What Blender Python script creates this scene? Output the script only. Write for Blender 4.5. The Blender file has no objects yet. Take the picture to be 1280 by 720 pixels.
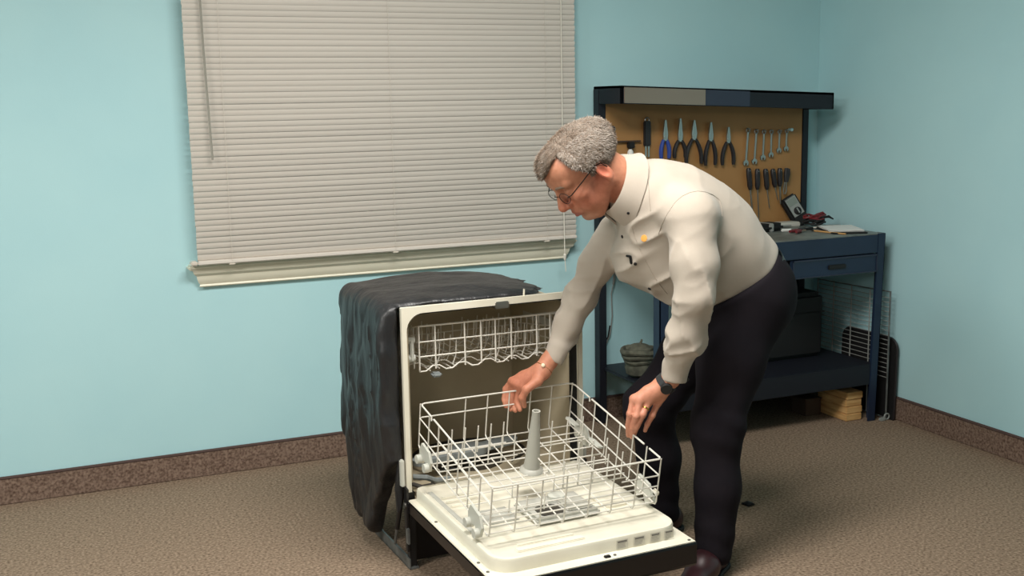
import bpy, bmesh, math, random
import numpy as np
from mathutils import Vector, Matrix

random.seed(7)
rng = np.random.default_rng(7)
C = bpy.context.scene.collection
SC = bpy.context.scene

# ------------------------------------------------------------------ camera, world, lights, exposure
cam_d = bpy.data.cameras.new('camera')
cam = bpy.data.objects.new('camera', cam_d); C.objects.link(cam)
SC.camera = cam
cam_d.sensor_width = 36.0
cam_d.lens = 36.0 * 1400.0 / 1280.0
cam_d.clip_start = 0.05
YAW, PITCH, ROLL = math.radians(23.226), math.radians(9.445), math.radians(-1.051)
_f = Vector((math.sin(YAW) * math.cos(PITCH), math.cos(YAW) * math.cos(PITCH), -math.sin(PITCH)))
_r = Vector((math.cos(YAW), -math.sin(YAW), 0))
_u = _r.cross(_f)
_r2 = math.cos(ROLL) * _r + math.sin(ROLL) * _u
_u2 = -math.sin(ROLL) * _r + math.cos(ROLL) * _u
cam.matrix_world = Matrix(((_r2.x, _u2.x, -_f.x, 0), (_r2.y, _u2.y, -_f.y, 0), (_r2.z, _u2.z, -_f.z, 1.393), (0, 0, 0, 1)))

world = bpy.data.worlds.new('world'); SC.world = world
world.use_nodes = True
world.node_tree.nodes['Background'].inputs[0].default_value = (0.10, 0.13, 0.17, 1)
world.node_tree.nodes['Background'].inputs[1].default_value = 0.3

def area(name, loc, target, sx, sy, power, col=(1, 0.96, 0.9)):
    d = bpy.data.lights.new(name, 'AREA'); d.shape = 'RECTANGLE'; d.size = sx; d.size_y = sy
    d.energy = power; d.color = col
    o = bpy.data.objects.new(name, d); C.objects.link(o)
    o.location = loc
    o.rotation_euler = (Vector(target) - Vector(loc)).to_track_quat('-Z', 'Y').to_euler()
    return o
area('ceiling_lamp_light', (1.1, 2.3, 2.44), (1.1, 2.3, 0), 1.2, 0.6, 66, (1, 0.97, 0.92))
area('ceiling_lamp_light', (-1.4, 1.9, 2.44), (-1.4, 1.9, 0), 1.2, 0.6, 84, (1, 0.97, 0.92))
area('video_light', (-1.3, -0.8, 2.25), (0.9, 3.4, 0.8), 0.9, 0.7, 30, (1, 0.96, 0.9))

SC.view_settings.view_transform = 'Standard'
SC.view_settings.look = 'None'
SC.view_settings.gamma = 1.0
SC.view_settings.use_curve_mapping = False
SC.view_settings.exposure = -0.02

# ------------------------------------------------------------------ materials
def s2l(c):
    return tuple(((x / 12.92) if x <= 0.04045 else ((x + 0.055) / 1.055) ** 2.4) for x in (v / 255.0 for v in c))

def mat(name, rgb, rough=0.6, metal=0.0, spec=0.5, rgb2=None, nscale=8.0, namount=1.0, bump=0.0, bscale=60.0,
        detail=4.0, stretch=None, sheen=0.0, coat=0.0, lo=0.35, hi=0.65, transmission=0.0, sss=0.0, alpha=1.0):
    m = bpy.data.materials.new(name); m.use_nodes = True
    nt = m.node_tree; N = nt.nodes; L = nt.links
    p = N['Principled BSDF']
    c = s2l(rgb) + (1,)
    p.inputs['Base Color'].default_value = c
    p.inputs['Roughness'].default_value = rough
    p.inputs['Metallic'].default_value = metal
    p.inputs['Specular IOR Level'].default_value = spec
    p.inputs['Transmission Weight'].default_value = transmission
    p.inputs['Sheen Weight'].default_value = sheen
    p.inputs['Coat Weight'].default_value = coat
    if sss:
        p.inputs['Subsurface Weight'].default_value = sss
        p.inputs['Subsurface Radius'].default_value = (0.012, 0.005, 0.003)
        p.inputs['Subsurface Scale'].default_value = 0.6
    tc = N.new('ShaderNodeTexCoord'); mp = N.new('ShaderNodeMapping')
    L.new(tc.outputs['Object'], mp.inputs['Vector'])
    if stretch: mp.inputs['Scale'].default_value = stretch
    if rgb2 is not None:
        n = N.new('ShaderNodeTexNoise'); n.inputs['Scale'].default_value = nscale; n.inputs['Detail'].default_value = detail
        L.new(mp.outputs[0], n.inputs['Vector'])
        r = N.new('ShaderNodeValToRGB')
        r.color_ramp.elements[0].position = lo; r.color_ramp.elements[1].position = hi
        r.color_ramp.elements[0].color = c; r.color_ramp.elements[1].color = s2l(rgb2) + (1,)
        L.new(n.outputs['Fac'], r.inputs['Fac']); L.new(r.outputs['Color'], p.inputs['Base Color'])
    if bump:
        n2 = N.new('ShaderNodeTexNoise'); n2.inputs['Scale'].default_value = bscale; n2.inputs['Detail'].default_value = 3
        L.new(mp.outputs[0], n2.inputs['Vector'])
        b = N.new('ShaderNodeBump'); b.inputs['Strength'].default_value = bump; b.inputs['Distance'].default_value = 0.01
        L.new(n2.outputs['Fac'], b.inputs['Height']); L.new(b.outputs['Normal'], p.inputs['Normal'])
    return m

M = {}
M['wall'] = mat('teal_wall_paint', (174, 214, 220), 0.75, spec=0.25, rgb2=(178, 217, 222), nscale=3, bump=0.03, bscale=220)
M['ceiling'] = mat('ceiling_white', (225, 224, 218), 0.9, spec=0.1)
M['carpet'] = mat('brown_carpet', (90, 75, 62), 1.0, spec=0.05, rgb2=(162, 141, 121), nscale=115, detail=12, lo=0.28, hi=0.72)
M['base_carpet'] = mat('brown_carpet_edging', (84, 66, 57), 1.0, spec=0.05, rgb2=(142, 121, 107), nscale=110, detail=12, lo=0.3, hi=0.7)
M['binding'] = mat('carpet_binding', (92, 76, 72), 0.95, spec=0.1)
M['trim'] = mat('cream_trim_paint', (224, 220, 200), 0.45, rgb2=(229, 225, 206), nscale=6)
M['slat'] = mat('blind_slat_white', (215, 208, 199), 0.5, spec=0.3)
M['blindplastic'] = mat('blind_plastic', (210, 202, 190), 0.35)
M['wand'] = mat('clear_grey_wand', (150, 146, 136), 0.2)
M['cord'] = mat('white_cord', (225, 220, 208), 0.8)
M['glass'] = mat('window_glass', (235, 240, 240), 0.02, transmission=1.0)

# ------------------------------------------------------------------ mesh helpers
class MB:
    """collects geometry for ONE mesh object"""
    def __init__(self): self.v = []; self.f = []
    def add(self, vs, fs):
        n = len(self.v)
        self.v.extend([tuple(map(float, p)) for p in vs]); self.f.extend([tuple(i + n for i in q) for q in fs])
        return self
    def box(self, lo, hi, mtx=None):
        x0, y0, z0 = lo; x1, y1, z1 = hi
        vs = [(x0, y0, z0), (x1, y0, z0), (x1, y1, z0), (x0, y1, z0), (x0, y0, z1), (x1, y0, z1), (x1, y1, z1), (x0, y1, z1)]
        if mtx is not None: vs = [tuple(mtx @ Vector(p)) for p in vs]
        return self.add(vs, [(0, 3, 2, 1), (4, 5, 6, 7), (0, 1, 5, 4), (1, 2, 6, 5), (2, 3, 7, 6), (3, 0, 4, 7)])
    def bbox(self, lo, hi, b=0.003, mtx=None):
        """box with chamfered edges"""
        c = [(lo[i] + hi[i]) / 2 for i in range(3)]; h = [(hi[i] - lo[i]) / 2 for i in range(3)]
        b = min(b, min(h) * 0.9)
        bm = bmesh.new(); bmesh.ops.create_cube(bm, size=2)
        for v in bm.verts: v.co = Vector((v.co.x * h[0], v.co.y * h[1], v.co.z * h[2]))
        bmesh.ops.bevel(bm, geom=bm.edges[:], offset=b, segments=2, affect='EDGES')
        bm.verts.index_update()
        vs = [Vector(v.co) + Vector(c) for v in bm.verts]
        if mtx is not None: vs = [mtx @ p for p in vs]
        self.add([tuple(p) for p in vs], [tuple(v.index for v in f.verts) for f in bm.faces]); bm.free()
        return self
    def tube(self, pts, r, n=8, cap=True, closed=False):
        pts = [Vector(p) for p in pts]; m = len(pts)
        rr = r if isinstance(r, (list, tuple)) else [r] * m
        T = []
        for i in range(m):
            a = pts[(i - 1) % m] if (i > 0 or closed) else pts[i]
            b = pts[(i + 1) % m] if (i < m - 1 or closed) else pts[i]
            t = (b - a); T.append(t.normalized() if t.length > 1e-9 else Vector((0, 0, 1)))
        ref = Vector((0, 0, 1)) if abs(T[0].z) < 0.9 else Vector((1, 0, 0))
        u = T[0].cross(ref).normalized()
        vs = []
        for i in range(m):
            u = (u - T[i] * u.dot(T[i]))
            u = u.normalized() if u.length > 1e-6 else T[i].orthogonal().normalized()
            w = T[i].cross(u)
            for k in range(n):
                a = 2 * math.pi * k / n
                vs.append(pts[i] + (u * math.cos(a) + w * math.sin(a)) * rr[i])
        fs = []
        for i in range(m if closed else m - 1):
            j = (i + 1) % m
            for k in range(n):
                k2 = (k + 1) % n
                fs.append((i * n + k, i * n + k2, j * n + k2, j * n + k))
        if cap and not closed:
            fs.append(tuple(range(n - 1, -1, -1))); fs.append(tuple((m - 1) * n + k for k in range(n)))
        return self.add(vs, fs)
    def cyl(self, a, b, r, r2=None, n=16):
        return self.tube([a, b], [r, r if r2 is None else r2], n)
    def lathe(self, prof, n=20, mtx=None):
        """profile [(r,z)] about z"""
        vs = []; fs = []
        for (r, z) in prof:
            for k in range(n):
                a = 2 * math.pi * k / n; vs.append(Vector((r * math.cos(a), r * math.sin(a), z)))
        for i in range(len(prof) - 1):
            for k in range(n):
                k2 = (k + 1) % n; fs.append((i * n + k, i * n + k2, (i + 1) * n + k2, (i + 1) * n + k))
        fs.append(tuple(range(n - 1, -1, -1))); fs.append(tuple((len(prof) - 1) * n + k for k in range(n)))
        if mtx is not None: vs = [mtx @ p for p in vs]
        return self.add(vs, fs)
    def prism(self, poly, d0, d1, plane='xz', mtx=None):
        """polygon extruded: plane 'xz' along y, 'yz' along x, 'xy' along z"""
        n = len(poly)
        def P(p, d):
            return {'xz': (p[0], d, p[1]), 'yz': (d, p[0], p[1]), 'xy': (p[0], p[1], d)}[plane]
        vs = [P(p, d0) for p in poly] + [P(p, d1) for p in poly]
        if mtx is not None: vs = [tuple(mtx @ Vector(p)) for p in vs]
        fs = [tuple(range(n)), tuple(range(2 * n - 1, n - 1, -1))]
        for i in range(n):
            j = (i + 1) % n; fs.append((i, i + n, j + n, j))
        return self.add(vs, fs)
    def ball(self, c, r, n=10, sc=(1, 1, 1), mtx=None):
        prof = [(max(1e-5, math.sin(math.pi * i / n)), -math.cos(math.pi * i / n)) for i in range(n + 1)]
        m = Matrix.Translation(Vector(c)) @ Matrix.Diagonal((r * sc[0], r * sc[1], r * sc[2], 1))
        if mtx is not None: m = Matrix.Translation(Vector(c)) @ mtx @ Matrix.Diagonal((r * sc[0], r * sc[1], r * sc[2], 1))
        return self.lathe(prof, max(8, n + 4), m)
    def mesh(self, name, material=None, smooth=False, angle=35):
        me = bpy.data.meshes.new(name)
        me.from_pydata(self.v, [], self.f)
        bm = bmesh.new(); bm.from_mesh(me)
        bmesh.ops.recalc_face_normals(bm, faces=bm.faces[:])
        bm.to_mesh(me); bm.free()
        if material is not None: me.materials.append(material)
        if smooth:
            me.polygons.foreach_set('use_smooth', [True] * len(me.polygons))
            me.set_sharp_from_angle(angle=math.radians(angle))
        return me

WM = {}      # world matrices of things (identity when absent)
def wm(o):
    m = Matrix.LocRotScale(o.location, o.rotation_euler, o.scale)
    return (wm(o.parent) @ m) if o.parent else m

def obj(name, mb, material, parent=None, smooth=True, angle=35, world=False):
    me = mb if isinstance(mb, bpy.types.Mesh) else mb.mesh(name, material, smooth, angle)
    if world and parent is not None: me.transform(wm(parent).inverted())
    o = bpy.data.objects.new(name, me); C.objects.link(o)
    if parent is not None: o.parent = parent
    return o

def thing(name, label, cat, loc=(0, 0, 0), rot=(0, 0, 0), group=None):
    o = bpy.data.objects.new(name, None); C.objects.link(o)
    o.empty_display_size = 0.05
    o.location = loc; o.rotation_euler = rot
    o['label'] = label; o['category'] = cat
    if group: o['group'] = group
    return o

def tag(o, label, cat, group=None):
    o['label'] = label; o['category'] = cat
    if group: o['group'] = group
    return o

def struct(o):
    o['kind'] = 'structure'; return o

def arc(cx, cy, r, a0, a1, n=8):
    return [(cx + r * math.cos(math.radians(a0 + (a1 - a0) * i / n)), cy + r * math.sin(math.radians(a0 + (a1 - a0) * i / n))) for i in range(n + 1)]

def rrect(x0, z0, x1, z1, r, n=6):
    if not isinstance(r, (tuple, list)): r = (r,) * 4     # bl, br, tr, tl
    return (arc(x0 + r[0], z0 + r[0], r[0], 180, 270, n) + arc(x1 - r[1], z0 + r[1], r[1], 270, 360, n)
            + arc(x1 - r[2], z1 - r[2], r[2], 0, 90, n) + arc(x0 + r[3], z1 - r[3], r[3], 90, 180, n))

# ------------------------------------------------------------------ room shell
XL, XR, YF, YB, ZC = -3.6, 3.386, -3.6, 4.26, 2.5
WX0, WX1, WZ0, WZ1 = 0.60, 2.05, 0.86, 2.08          # window opening
struct(obj('floor', MB().box((XL - .1, YF - .1, -0.1), (XR + .1, YB + .1, 0)), M['carpet'], smooth=False))
struct(obj('ceiling', MB().box((XL - .1, YF - .1, ZC), (XR + .1, YB + .1, ZC + .1)), M['ceiling'], smooth=False))
wb = MB()
wb.box((XL - .1, YB, 0), (WX0, YB + .12, ZC)); wb.box((WX1, YB, 0), (XR + .1, YB + .12, ZC))
wb.box((WX0, YB, 0), (WX1, YB + .12, WZ0)); wb.box((WX0, YB, WZ1), (WX1, YB + .12, ZC))
struct(obj('wall_back', wb, M['wall'], smooth=False))
struct(obj('wall_right', MB().box((XR, YF - .1, 0), (XR + .1, YB, ZC)), M['wall'], smooth=False))
struct(obj('wall_left', MB().box((XL - .1, YF - .1, 0), (XL, YB, ZC)), M['wall'], smooth=False))
struct(obj('wall_front', MB().box((XL, YF - .1, 0), (XR, YF, ZC)), M['wall'], smooth=False))
# carpet strip base with a bound top edge
bs = struct(obj('baseboard_back', MB().bbox((XL, YB - .012, 0), (XR - .012, YB, .098), .003), M['base_carpet']))
obj('binding', MB().bbox((XL, YB - .015, .094), (XR - .012, YB, .103), .003), M['binding'], bs)
bs = struct(obj('baseboard_right', MB().bbox((XR - .012, YF, 0), (XR, YB, .098), .003), M['base_carpet']))
obj('binding', MB().bbox((XR - .015, YF, .094), (XR, YB, .103), .003), M['binding'], bs)
# window behind the blind
w = MB()
for (a, b) in (((WX0, 4.30, WZ0), (WX0 + .05, 4.36, WZ1)), ((WX1 - .05, 4.30, WZ0), (WX1, 4.36, WZ1)),
               ((WX0, 4.30, WZ0), (WX1, 4.36, WZ0 + .05)), ((WX0, 4.30, WZ1 - .05), (WX1, 4.36, WZ1)),
               ((WX0, 4.30, 1.45), (WX1, 4.36, 1.50))):
    w.box(a, b)
win = struct(obj('window_1', w, M['trim'], smooth=False))
obj('pane', MB().box((WX0 + .05, 4.325, WZ0 + .05), (WX1 - .05, 4.331, WZ1 - .05)), M['glass'], win, smooth=False)
# stool and moulded apron under the blind
struct(obj('trim_1', MB().bbox((0.515, 4.205, .800), (2.11, 4.30, .818), .006), M['trim']))
prof = [(4.26, .732), (4.243, .732), (4.240, .736), (4.243, .742), (4.236, .752), (4.231, .765), (4.229, .775), (4.217, .786), (4.212, .800), (4.26, .800)]
ap = MB(); nv = len(prof)
L_, R_ = [], []
for (y, z) in prof:
    k = (4.26 - y)
    e = 0.012 + k * 0.9
    L_.append((0.585 - e, y, z)); R_.append((2.045 + e, y, z))
ap.add(L_ + R_, [tuple(range(nv)), tuple(range(2 * nv - 1, nv - 1, -1))] + [(i, i + nv, (i + 1) % nv + nv, (i + 1) % nv) for i in range(nv)])
struct(obj('trim_2', ap, M['trim'], angle=25))

# ------------------------------------------------------------------ venetian blind
BX0, BX1, BY = 0.547, 2.093, 4.185
blind = thing('venetian_blind', 'closed white horizontal slat blind covering the window', 'blind', (0, 0, 0))
sl = MB()
prof = []
for i in range(5):
    t = -1 + 2 * i / 4.0
    prof.append((t * .0125, .0018 * (1 - t * t)))
ca, sa = math.cos(math.radians(68)), math.sin(math.radians(68))
outer = [(-(u * ca) * -1 * -1 - v * sa, u * sa - v * ca * 0.4) for (u, v) in prof]
top = [(y, z) for (y, z) in outer]; back = [(y + .0007, z) for (y, z) in outer]
poly = top + back[::-1]
sl.prism([(p[0], p[1]) for p in poly], BX0, BX1, 'yz')
slat_me = sl.mesh('slat', M['slat'], True, 60)
z = 0.849; i = 0
while z < 2.10:
    o = bpy.data.objects.new('slat', slat_me); C.objects.link(o); o.parent = blind
    o.location = (random.uniform(-.001, .001), BY + random.uniform(-.0006, .0006), z + random.uniform(-.0006, .0006))
    o.rotation_euler = (math.radians(random.uniform(-1.5, 1.5)), 0, 0)
    z += 0.0208; i += 1
obj('bottom_rail', MB().bbox((BX0, BY - .011, .823), (BX1, BY + .011, .838), .003), M['slat'], blind)
obj('head_rail', MB().bbox((BX0 - .004, BY - .02, 2.105), (BX1 + .004, BY + .02, 2.14), .003), M['blindplastic'], blind)
for x in (0.67, 1.30, 1.955):
    obj('ladder_cord', MB().tube([(x, BY - .0125, .832), (x, BY - .0125, 2.11)], .0007, 6), M['blindplastic'], blind)
    obj('cord_button', MB().bbox((x - .012, BY - .012, .817), (x + .012, BY + .012, .8235), .002), M['blindplastic'], blind)
obj('hold_down_bracket', MB().bbox((BX0 - .026, BY - .012, .822), (BX0 - .001, BY + .03, .838), .004), M['blindplastic'], blind)
obj('tilt_wand', MB().tube([(0.606, BY - .024, 2.10), (0.610, BY - .026, 1.6), (0.618, BY - .03, 1.205)], .0042, 6), M['wand'], blind)
cd = obj('lift_cord', MB().tube([(2.022, BY - .022, 2.11), (2.022, BY - .026, 1.2), (2.026, BY - .028, .745)], .0021, 6), M['cord'], blind)
obj('tassel', MB().lathe([(.002, .0), (.0075, -.004), (.006, -.02), (.003, -.028)], 10, Matrix.Translation((2.026, BY - .028, .765))), M['cord'], cd)
obj('cord_end', MB().tube([(2.026, BY - .028, .748), (2.030, BY - .028, .69)], .0016, 6), M['cord'], cd)

# ------------------------------------------------------------------ distance-field meshing (used for cloth and the figure)
def smin(a, b, k):
    h = np.clip(0.5 + 0.5 * (b - a) / k, 0, 1)
    return b + (a - b) * h - k * h * (1 - h)

def smax(a, b, k): return -smin(-a, -b, k)

def s_cone(p, a, b, ra, rb):
    a = np.asarray(a, float); b = np.asarray(b, float); ba = b - a
    t = np.clip((p - a) @ ba / (ba @ ba), 0, 1)
    return np.linalg.norm(p - a - t[:, None] * ba, axis=1) - (ra + (rb - ra) * t)

def s_econe(p, a, b, side, wa, wb):
    """tapered limb with an oval section: wa=(along side, across) half widths at a, wb at b"""
    a = np.asarray(a, float); b = np.asarray(b, float); ba = b - a; L = np.linalg.norm(ba); u = ba / L
    s = np.asarray(side, float); s = s - u * (s @ u); s /= np.linalg.norm(s); n = np.cross(u, s)
    q = p - a; t = q @ u / L; tc = np.clip(t, 0, 1)
    w1 = wa[0] + (wb[0] - wa[0]) * tc; w2 = wa[1] + (wb[1] - wa[1]) * tc; m = np.minimum(w1, w2)
    e = (t - tc) * L
    k = np.sqrt((q @ s / w1) ** 2 + (q @ n / w2) ** 2 + (e / m) ** 2)
    return (k - 1) * m

def s_ell(p, c, r, R=None):
    q = p - np.asarray(c, float)
    if R is not None: q = q @ np.asarray(R).T
    r = np.asarray(r, float)
    k0 = np.linalg.norm(q / r, axis=1); k1 = np.linalg.norm(q / (r * r), axis=1)
    return k0 * (k0 - 1) / np.maximum(k1, 1e-6)

def s_chain(p, pts, rad, k=0.01):
    d = None
    for i in range(len(pts) - 1):
        e = s_cone(p, pts[i], pts[i + 1], rad[i], rad[i + 1])
        d = e if d is None else smin(d, e, k)
    return d

def s_box(p, c, h, r):
    q = np.abs(p - np.asarray(c, float)) - (np.asarray(h, float) - r)
    return np.linalg.norm(np.maximum(q, 0), axis=1) + np.minimum(q.max(axis=1), 0) - r

def _hash(ix, iy, iz):
    n = (ix * 73856093) ^ (iy * 19349663) ^ (iz * 83492791)
    n = (n ^ (n >> 13)) * 1274126177
    return ((n & 0x7fffffff) % 100003) / 50001.5 - 1.0

def vnoise(p):
    i = np.floor(p).astype(np.int64); f = p - i; f = f * f * (3 - 2 * f)
    r = 0
    for dx in (0, 1):
        for dy in (0, 1):
            for dz in (0, 1):
                w = (f[:, 0] if dx else 1 - f[:, 0]) * (f[:, 1] if dy else 1 - f[:, 1]) * (f[:, 2] if dz else 1 - f[:, 2])
                r = r + w * _hash(i[:, 0] + dx, i[:, 1] + dy, i[:, 2] + dz)
    return r

def sdf_mesh(name, f, lo, hi, h, material, margin=1.0):
    """naive surface nets over the blocks that the surface of f crosses"""
    lo = np.asarray(lo, float); hi = np.asarray(hi, float)
    nb = np.ceil((hi - lo) / (8 * h)).astype(int); n = nb * 8
    g = np.stack(np.meshgrid(*[np.arange(k) for k in nb], indexing='ij'), -1).reshape(-1, 3)
    cd = f(lo + (g * 8 + 3.5) * h)
    F = np.repeat(np.repeat(np.repeat(np.where(cd < 0, -1.0, 1.0).reshape(nb).astype(np.float32), 8, 0), 8, 1), 8, 2)
    act = g[np.abs(cd) < 8 * h * (0.87 + margin)]
    off = np.stack(np.meshgrid(*[np.arange(8)] * 3, indexing='ij'), -1).reshape(-1, 3)
    for s0 in range(0, len(act), 2000):
        idx = (act[s0:s0 + 2000, None, :] * 8 + off[None]).reshape(-1, 3)
        F[idx[:, 0], idx[:, 1], idx[:, 2]] = f(lo + idx * h)
    S = F < 0
    c8 = [(0, 0, 0), (1, 0, 0), (0, 1, 0), (1, 1, 0), (0, 0, 1), (1, 0, 1), (0, 1, 1), (1, 1, 1)]
    cnt = sum(S[a:n[0] - 1 + a, b:n[1] - 1 + b, c:n[2] - 1 + c].astype(np.int8) for a, b, c in c8)
    cell = np.argwhere((cnt > 0) & (cnt < 8))
    vid = -np.ones(n, np.int64); vid[cell[:, 0], cell[:, 1], cell[:, 2]] = np.arange(len(cell))
    acc = np.zeros((len(cell), 3)); num = np.zeros(len(cell))
    val = [F[cell[:, 0] + a, cell[:, 1] + b, cell[:, 2] + c].astype(float) for a, b, c in c8]
    for i in range(8):
        for j in range(i + 1, 8):
            d = np.array(c8[j]) - np.array(c8[i])
            if np.abs(d).sum() != 1: continue
            m = (val[i] < 0) != (val[j] < 0)
            den = val[i] - val[j]; t = np.where(m, val[i] / np.where(np.abs(den) < 1e-12, 1e-12, den), 0)
            acc += m[:, None] * (np.array(c8[i]) + t[:, None] * d); num += m
    V = lo + (cell + acc / num[:, None]) * h
    Q = []
    for ax in range(3):
        a1, a2 = [(1, 2), (2, 0), (0, 1)][ax]
        sl0 = [slice(1, n[k] - 1) for k in range(3)]; sl1 = list(sl0); sl1[ax] = slice(2, n[ax])
        A = S[tuple(sl0)]; B = S[tuple(sl1)]
        e = np.argwhere(A != B) + 1
        fl = S[e[:, 0], e[:, 1], e[:, 2]]
        def at(d1, d2):
            q = e.copy(); q[:, a1] -= d1; q[:, a2] -= d2; return vid[q[:, 0], q[:, 1], q[:, 2]]
        q = np.stack([at(0, 0), at(1, 0), at(1, 1), at(0, 1)], 1)
        q = np.where(fl[:, None], q, q[:, ::-1]); Q.append(q[(q >= 0).all(1)])
    Q = np.concatenate(Q)
    me = bpy.data.meshes.new(name)
    me.vertices.add(len(V)); me.vertices.foreach_set('co', V.astype(np.float32).ravel())
    me.loops.add(Q.size); me.loops.foreach_set('vertex_index', Q.astype(np.int32).ravel())
    me.polygons.add(len(Q)); me.polygons.foreach_set('loop_start', np.arange(0, Q.size, 4, dtype=np.int32))
    me.update(calc_edges=True)
    me.polygons.foreach_set('use_smooth', np.ones(len(Q), bool))
    if material is not None: me.materials.append(material)
    return me

# ------------------------------------------------------------------ dishwasher
M['dwwhite'] = mat('white_enamel', (228, 223, 206), 0.35, rgb2=(221, 215, 197), nscale=9)
M['tub'] = mat('tub_plastic', (188, 176, 150), 0.4, rgb2=(176, 163, 138), nscale=5, bump=0.02, bscale=30)
M['tubdark'] = mat('sump_plastic', (60, 56, 50), 0.5)
M['gasket'] = mat('black_gasket', (14, 14, 14), 0.6)
M['blackpanel'] = mat('black_door_panel', (12, 11, 14), 0.3)
M['blackmetal'] = mat('black_steel', (24, 23, 24), 0.45)
M['galv'] = mat('galvanised_steel', (138, 140, 138), 0.45, metal=0.6, rgb2=(98, 100, 100), nscale=18)
M['rack'] = mat('rack_vinyl_grey_white', (214, 210, 200), 0.4)
M['rackplastic'] = mat('rack_plastic_grey', (196, 196, 186), 0.45)
M['tower'] = mat('grey_tower_plastic', (172, 170, 160), 0.45)
M['spray'] = mat('grey_blue_plastic', (132, 138, 138), 0.5)
M['dispgrey'] = mat('pale_grey_plastic', (178, 177, 168), 0.5)
M['chrome'] = mat('chrome', (200, 200, 200), 0.2, metal=1.0)
M['steel'] = mat('tool_steel', (176, 176, 172), 0.28, metal=0.95)
M['label'] = mat('grey_sticker', (206, 201, 188), 0.5)
M['labelink'] = mat('sticker_ink', (120, 117, 112), 0.5)
M['labeltext'] = mat('sticker_small_print', (178, 174, 164), 0.5)
M['screw'] = mat('screw_steel', (120, 118, 112), 0.35, metal=0.7)
M['blanket'] = mat('black_plastic_film', (27, 27, 29), 0.42, spec=0.55, rgb2=(36, 36, 38), nscale=14, bump=0.5, bscale=38, stretch=(1, 1, .3))

DW = thing('dishwasher', 'white and black dishwasher wrapped in a black blanket, its door let down', 'dishwasher', (0.966, 3.072, 0), (0, 0, math.radians(1.931)))
W_, H0, H1, DEP = 0.60, 0.245, 0.806, 0.45
# front flange: an upside-down U with rounded inner corners
def u_path(x0, x1, zb, zt, r, n=8):
    return [(x0, zb), (x0, zt - r)] + arc(x0 + r, zt - r, r, 180, 90, n)[1:] + arc(x1 - r, zt - r, r, 90, 0, n) + [(x1, zb)]
def u_frame(mb, outer, inner, y0, y1):
    n = len(outer)
    vs = [(x, y0, z) for x, z in outer] + [(x, y0, z) for x, z in inner] + [(x, y1, z) for x, z in outer] + [(x, y1, z) for x, z in inner]
    fs = []
    for i in range(n - 1):
        fs += [(i, i + 1, n + i + 1, n + i), (2 * n + i, 3 * n + i, 3 * n + i + 1, 2 * n + i + 1),
               (i, 2 * n + i, 2 * n + i + 1, i + 1), (n + i, n + i + 1, 3 * n + i + 1, 3 * n + i)]
    fs += [(0, n, 3 * n, 2 * n), (n - 1, 3 * n - 1, 4 * n - 1, 2 * n - 1)]
    mb.add(vs, fs); return mb
inn = u_path(.015, .586, H0, H1 - .020, .052)
fl = MB(); u_frame(fl, u_path(0, W_, H0, H1, .003), inn, 0, .014)
ff = obj('front_frame', fl, M['dwwhite'], DW, angle=30)
obj('latch_strike', MB().bbox((.300, -.006, .775), (.345, .03, .797), .003), M['steel'], DW)
obj('frame_clip', MB().tube([(.402, .01, .80), (.404, .012, .826)], .003, 6), M['dwwhite'], DW)
gk = MB(); u_frame(gk, u_path(.0145, .5865, H0, H1 - .0195, .0525), u_path(.020, .564, H0, H1 - .026, .048), .0142, .024)
obj('door_gasket', gk, M['gasket'], DW)
# tub lining: side walls, roof, back, floor
tb = MB(); pth = u_path(.027, .573, H0 - .02, H1 - .027, .05)
n = len(pth)
back = [(x * .96 + .012, z) for x, z in pth]
u_out = u_path(.022, .578, H0 - .02, H1 - .022, .052)
vs = [(x, .023, z) for x, z in pth] + [(x, DEP, z) for x, z in back] + [(x, .023, z) for x, z in u_out] + [(x, DEP + .006, z) for x, z in u_out]
fs = []
for i in range(n - 1):
    fs += [(i, i + 1, n + i + 1, n + i), (2 * n + i, 3 * n + i, 3 * n + i + 1, 2 * n + i + 1), (i, 2 * n + i, 2 * n + i + 1, i + 1)]
fs += [tuple(range(n, 2 * n)), tuple(range(3 * n, 4 * n))]
tb.add(vs, fs)
obj('tub', tb, M['tub'], DW, angle=50)
obj('tub_floor', MB().bbox((.024, .0, .205), (.576, DEP, .232), .01), M['tub'], DW)
sump = MB().lathe([(.12, 0), (.12, .012), (.06, .02), (.055, .04), (.02, .045)], 24, Matrix.Translation((.30, .24, .231)))
obj('sump', sump, M['tubdark'], DW)
ht = [(.30 + .19 * math.cos(a), .235 + .15 * math.sin(a), .255) for a in [math.radians(t) for t in range(-60, 241, 12)]]
obj('heating_element', MB().tube(ht, .005, 8), M['blackmetal'], DW)
sa = MB()
mt = Matrix.Translation((.26, .16, .292)) @ Matrix.Rotation(math.radians(12), 4, 'Z')
sa.prism(rrect(-.20, -.026, .20, .026, .025), -.008, .008, 'xy', mt)
sa.prism(rrect(-.07, -.045, .07, .045, .04), -.010, .010, 'xy', mt)
obj('spray_arm', sa, M['spray'], DW)
hs = MB()
hs.tube([(.02, .03, .262), (.05, .01, .252), (.09, .03, .245), (.12, .08, .242)], .007, 8)
obj('drain_hose', hs, M['tubdark'], DW)
hs = MB()
hs.tube([(.03, .05, .275), (.075, .035, .270), (.11, .05, .250), (.16, .06, .245)], .009, 8)
obj('water_hose', hs, M['spray'], DW)
for z0 in (.455,):
    for xs in (.0285, .5675):
        obj('rack_track', MB().bbox((xs - .003, .04, .665), (xs + .004, .42, .690), .002), M['rackplastic'], DW)
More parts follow.
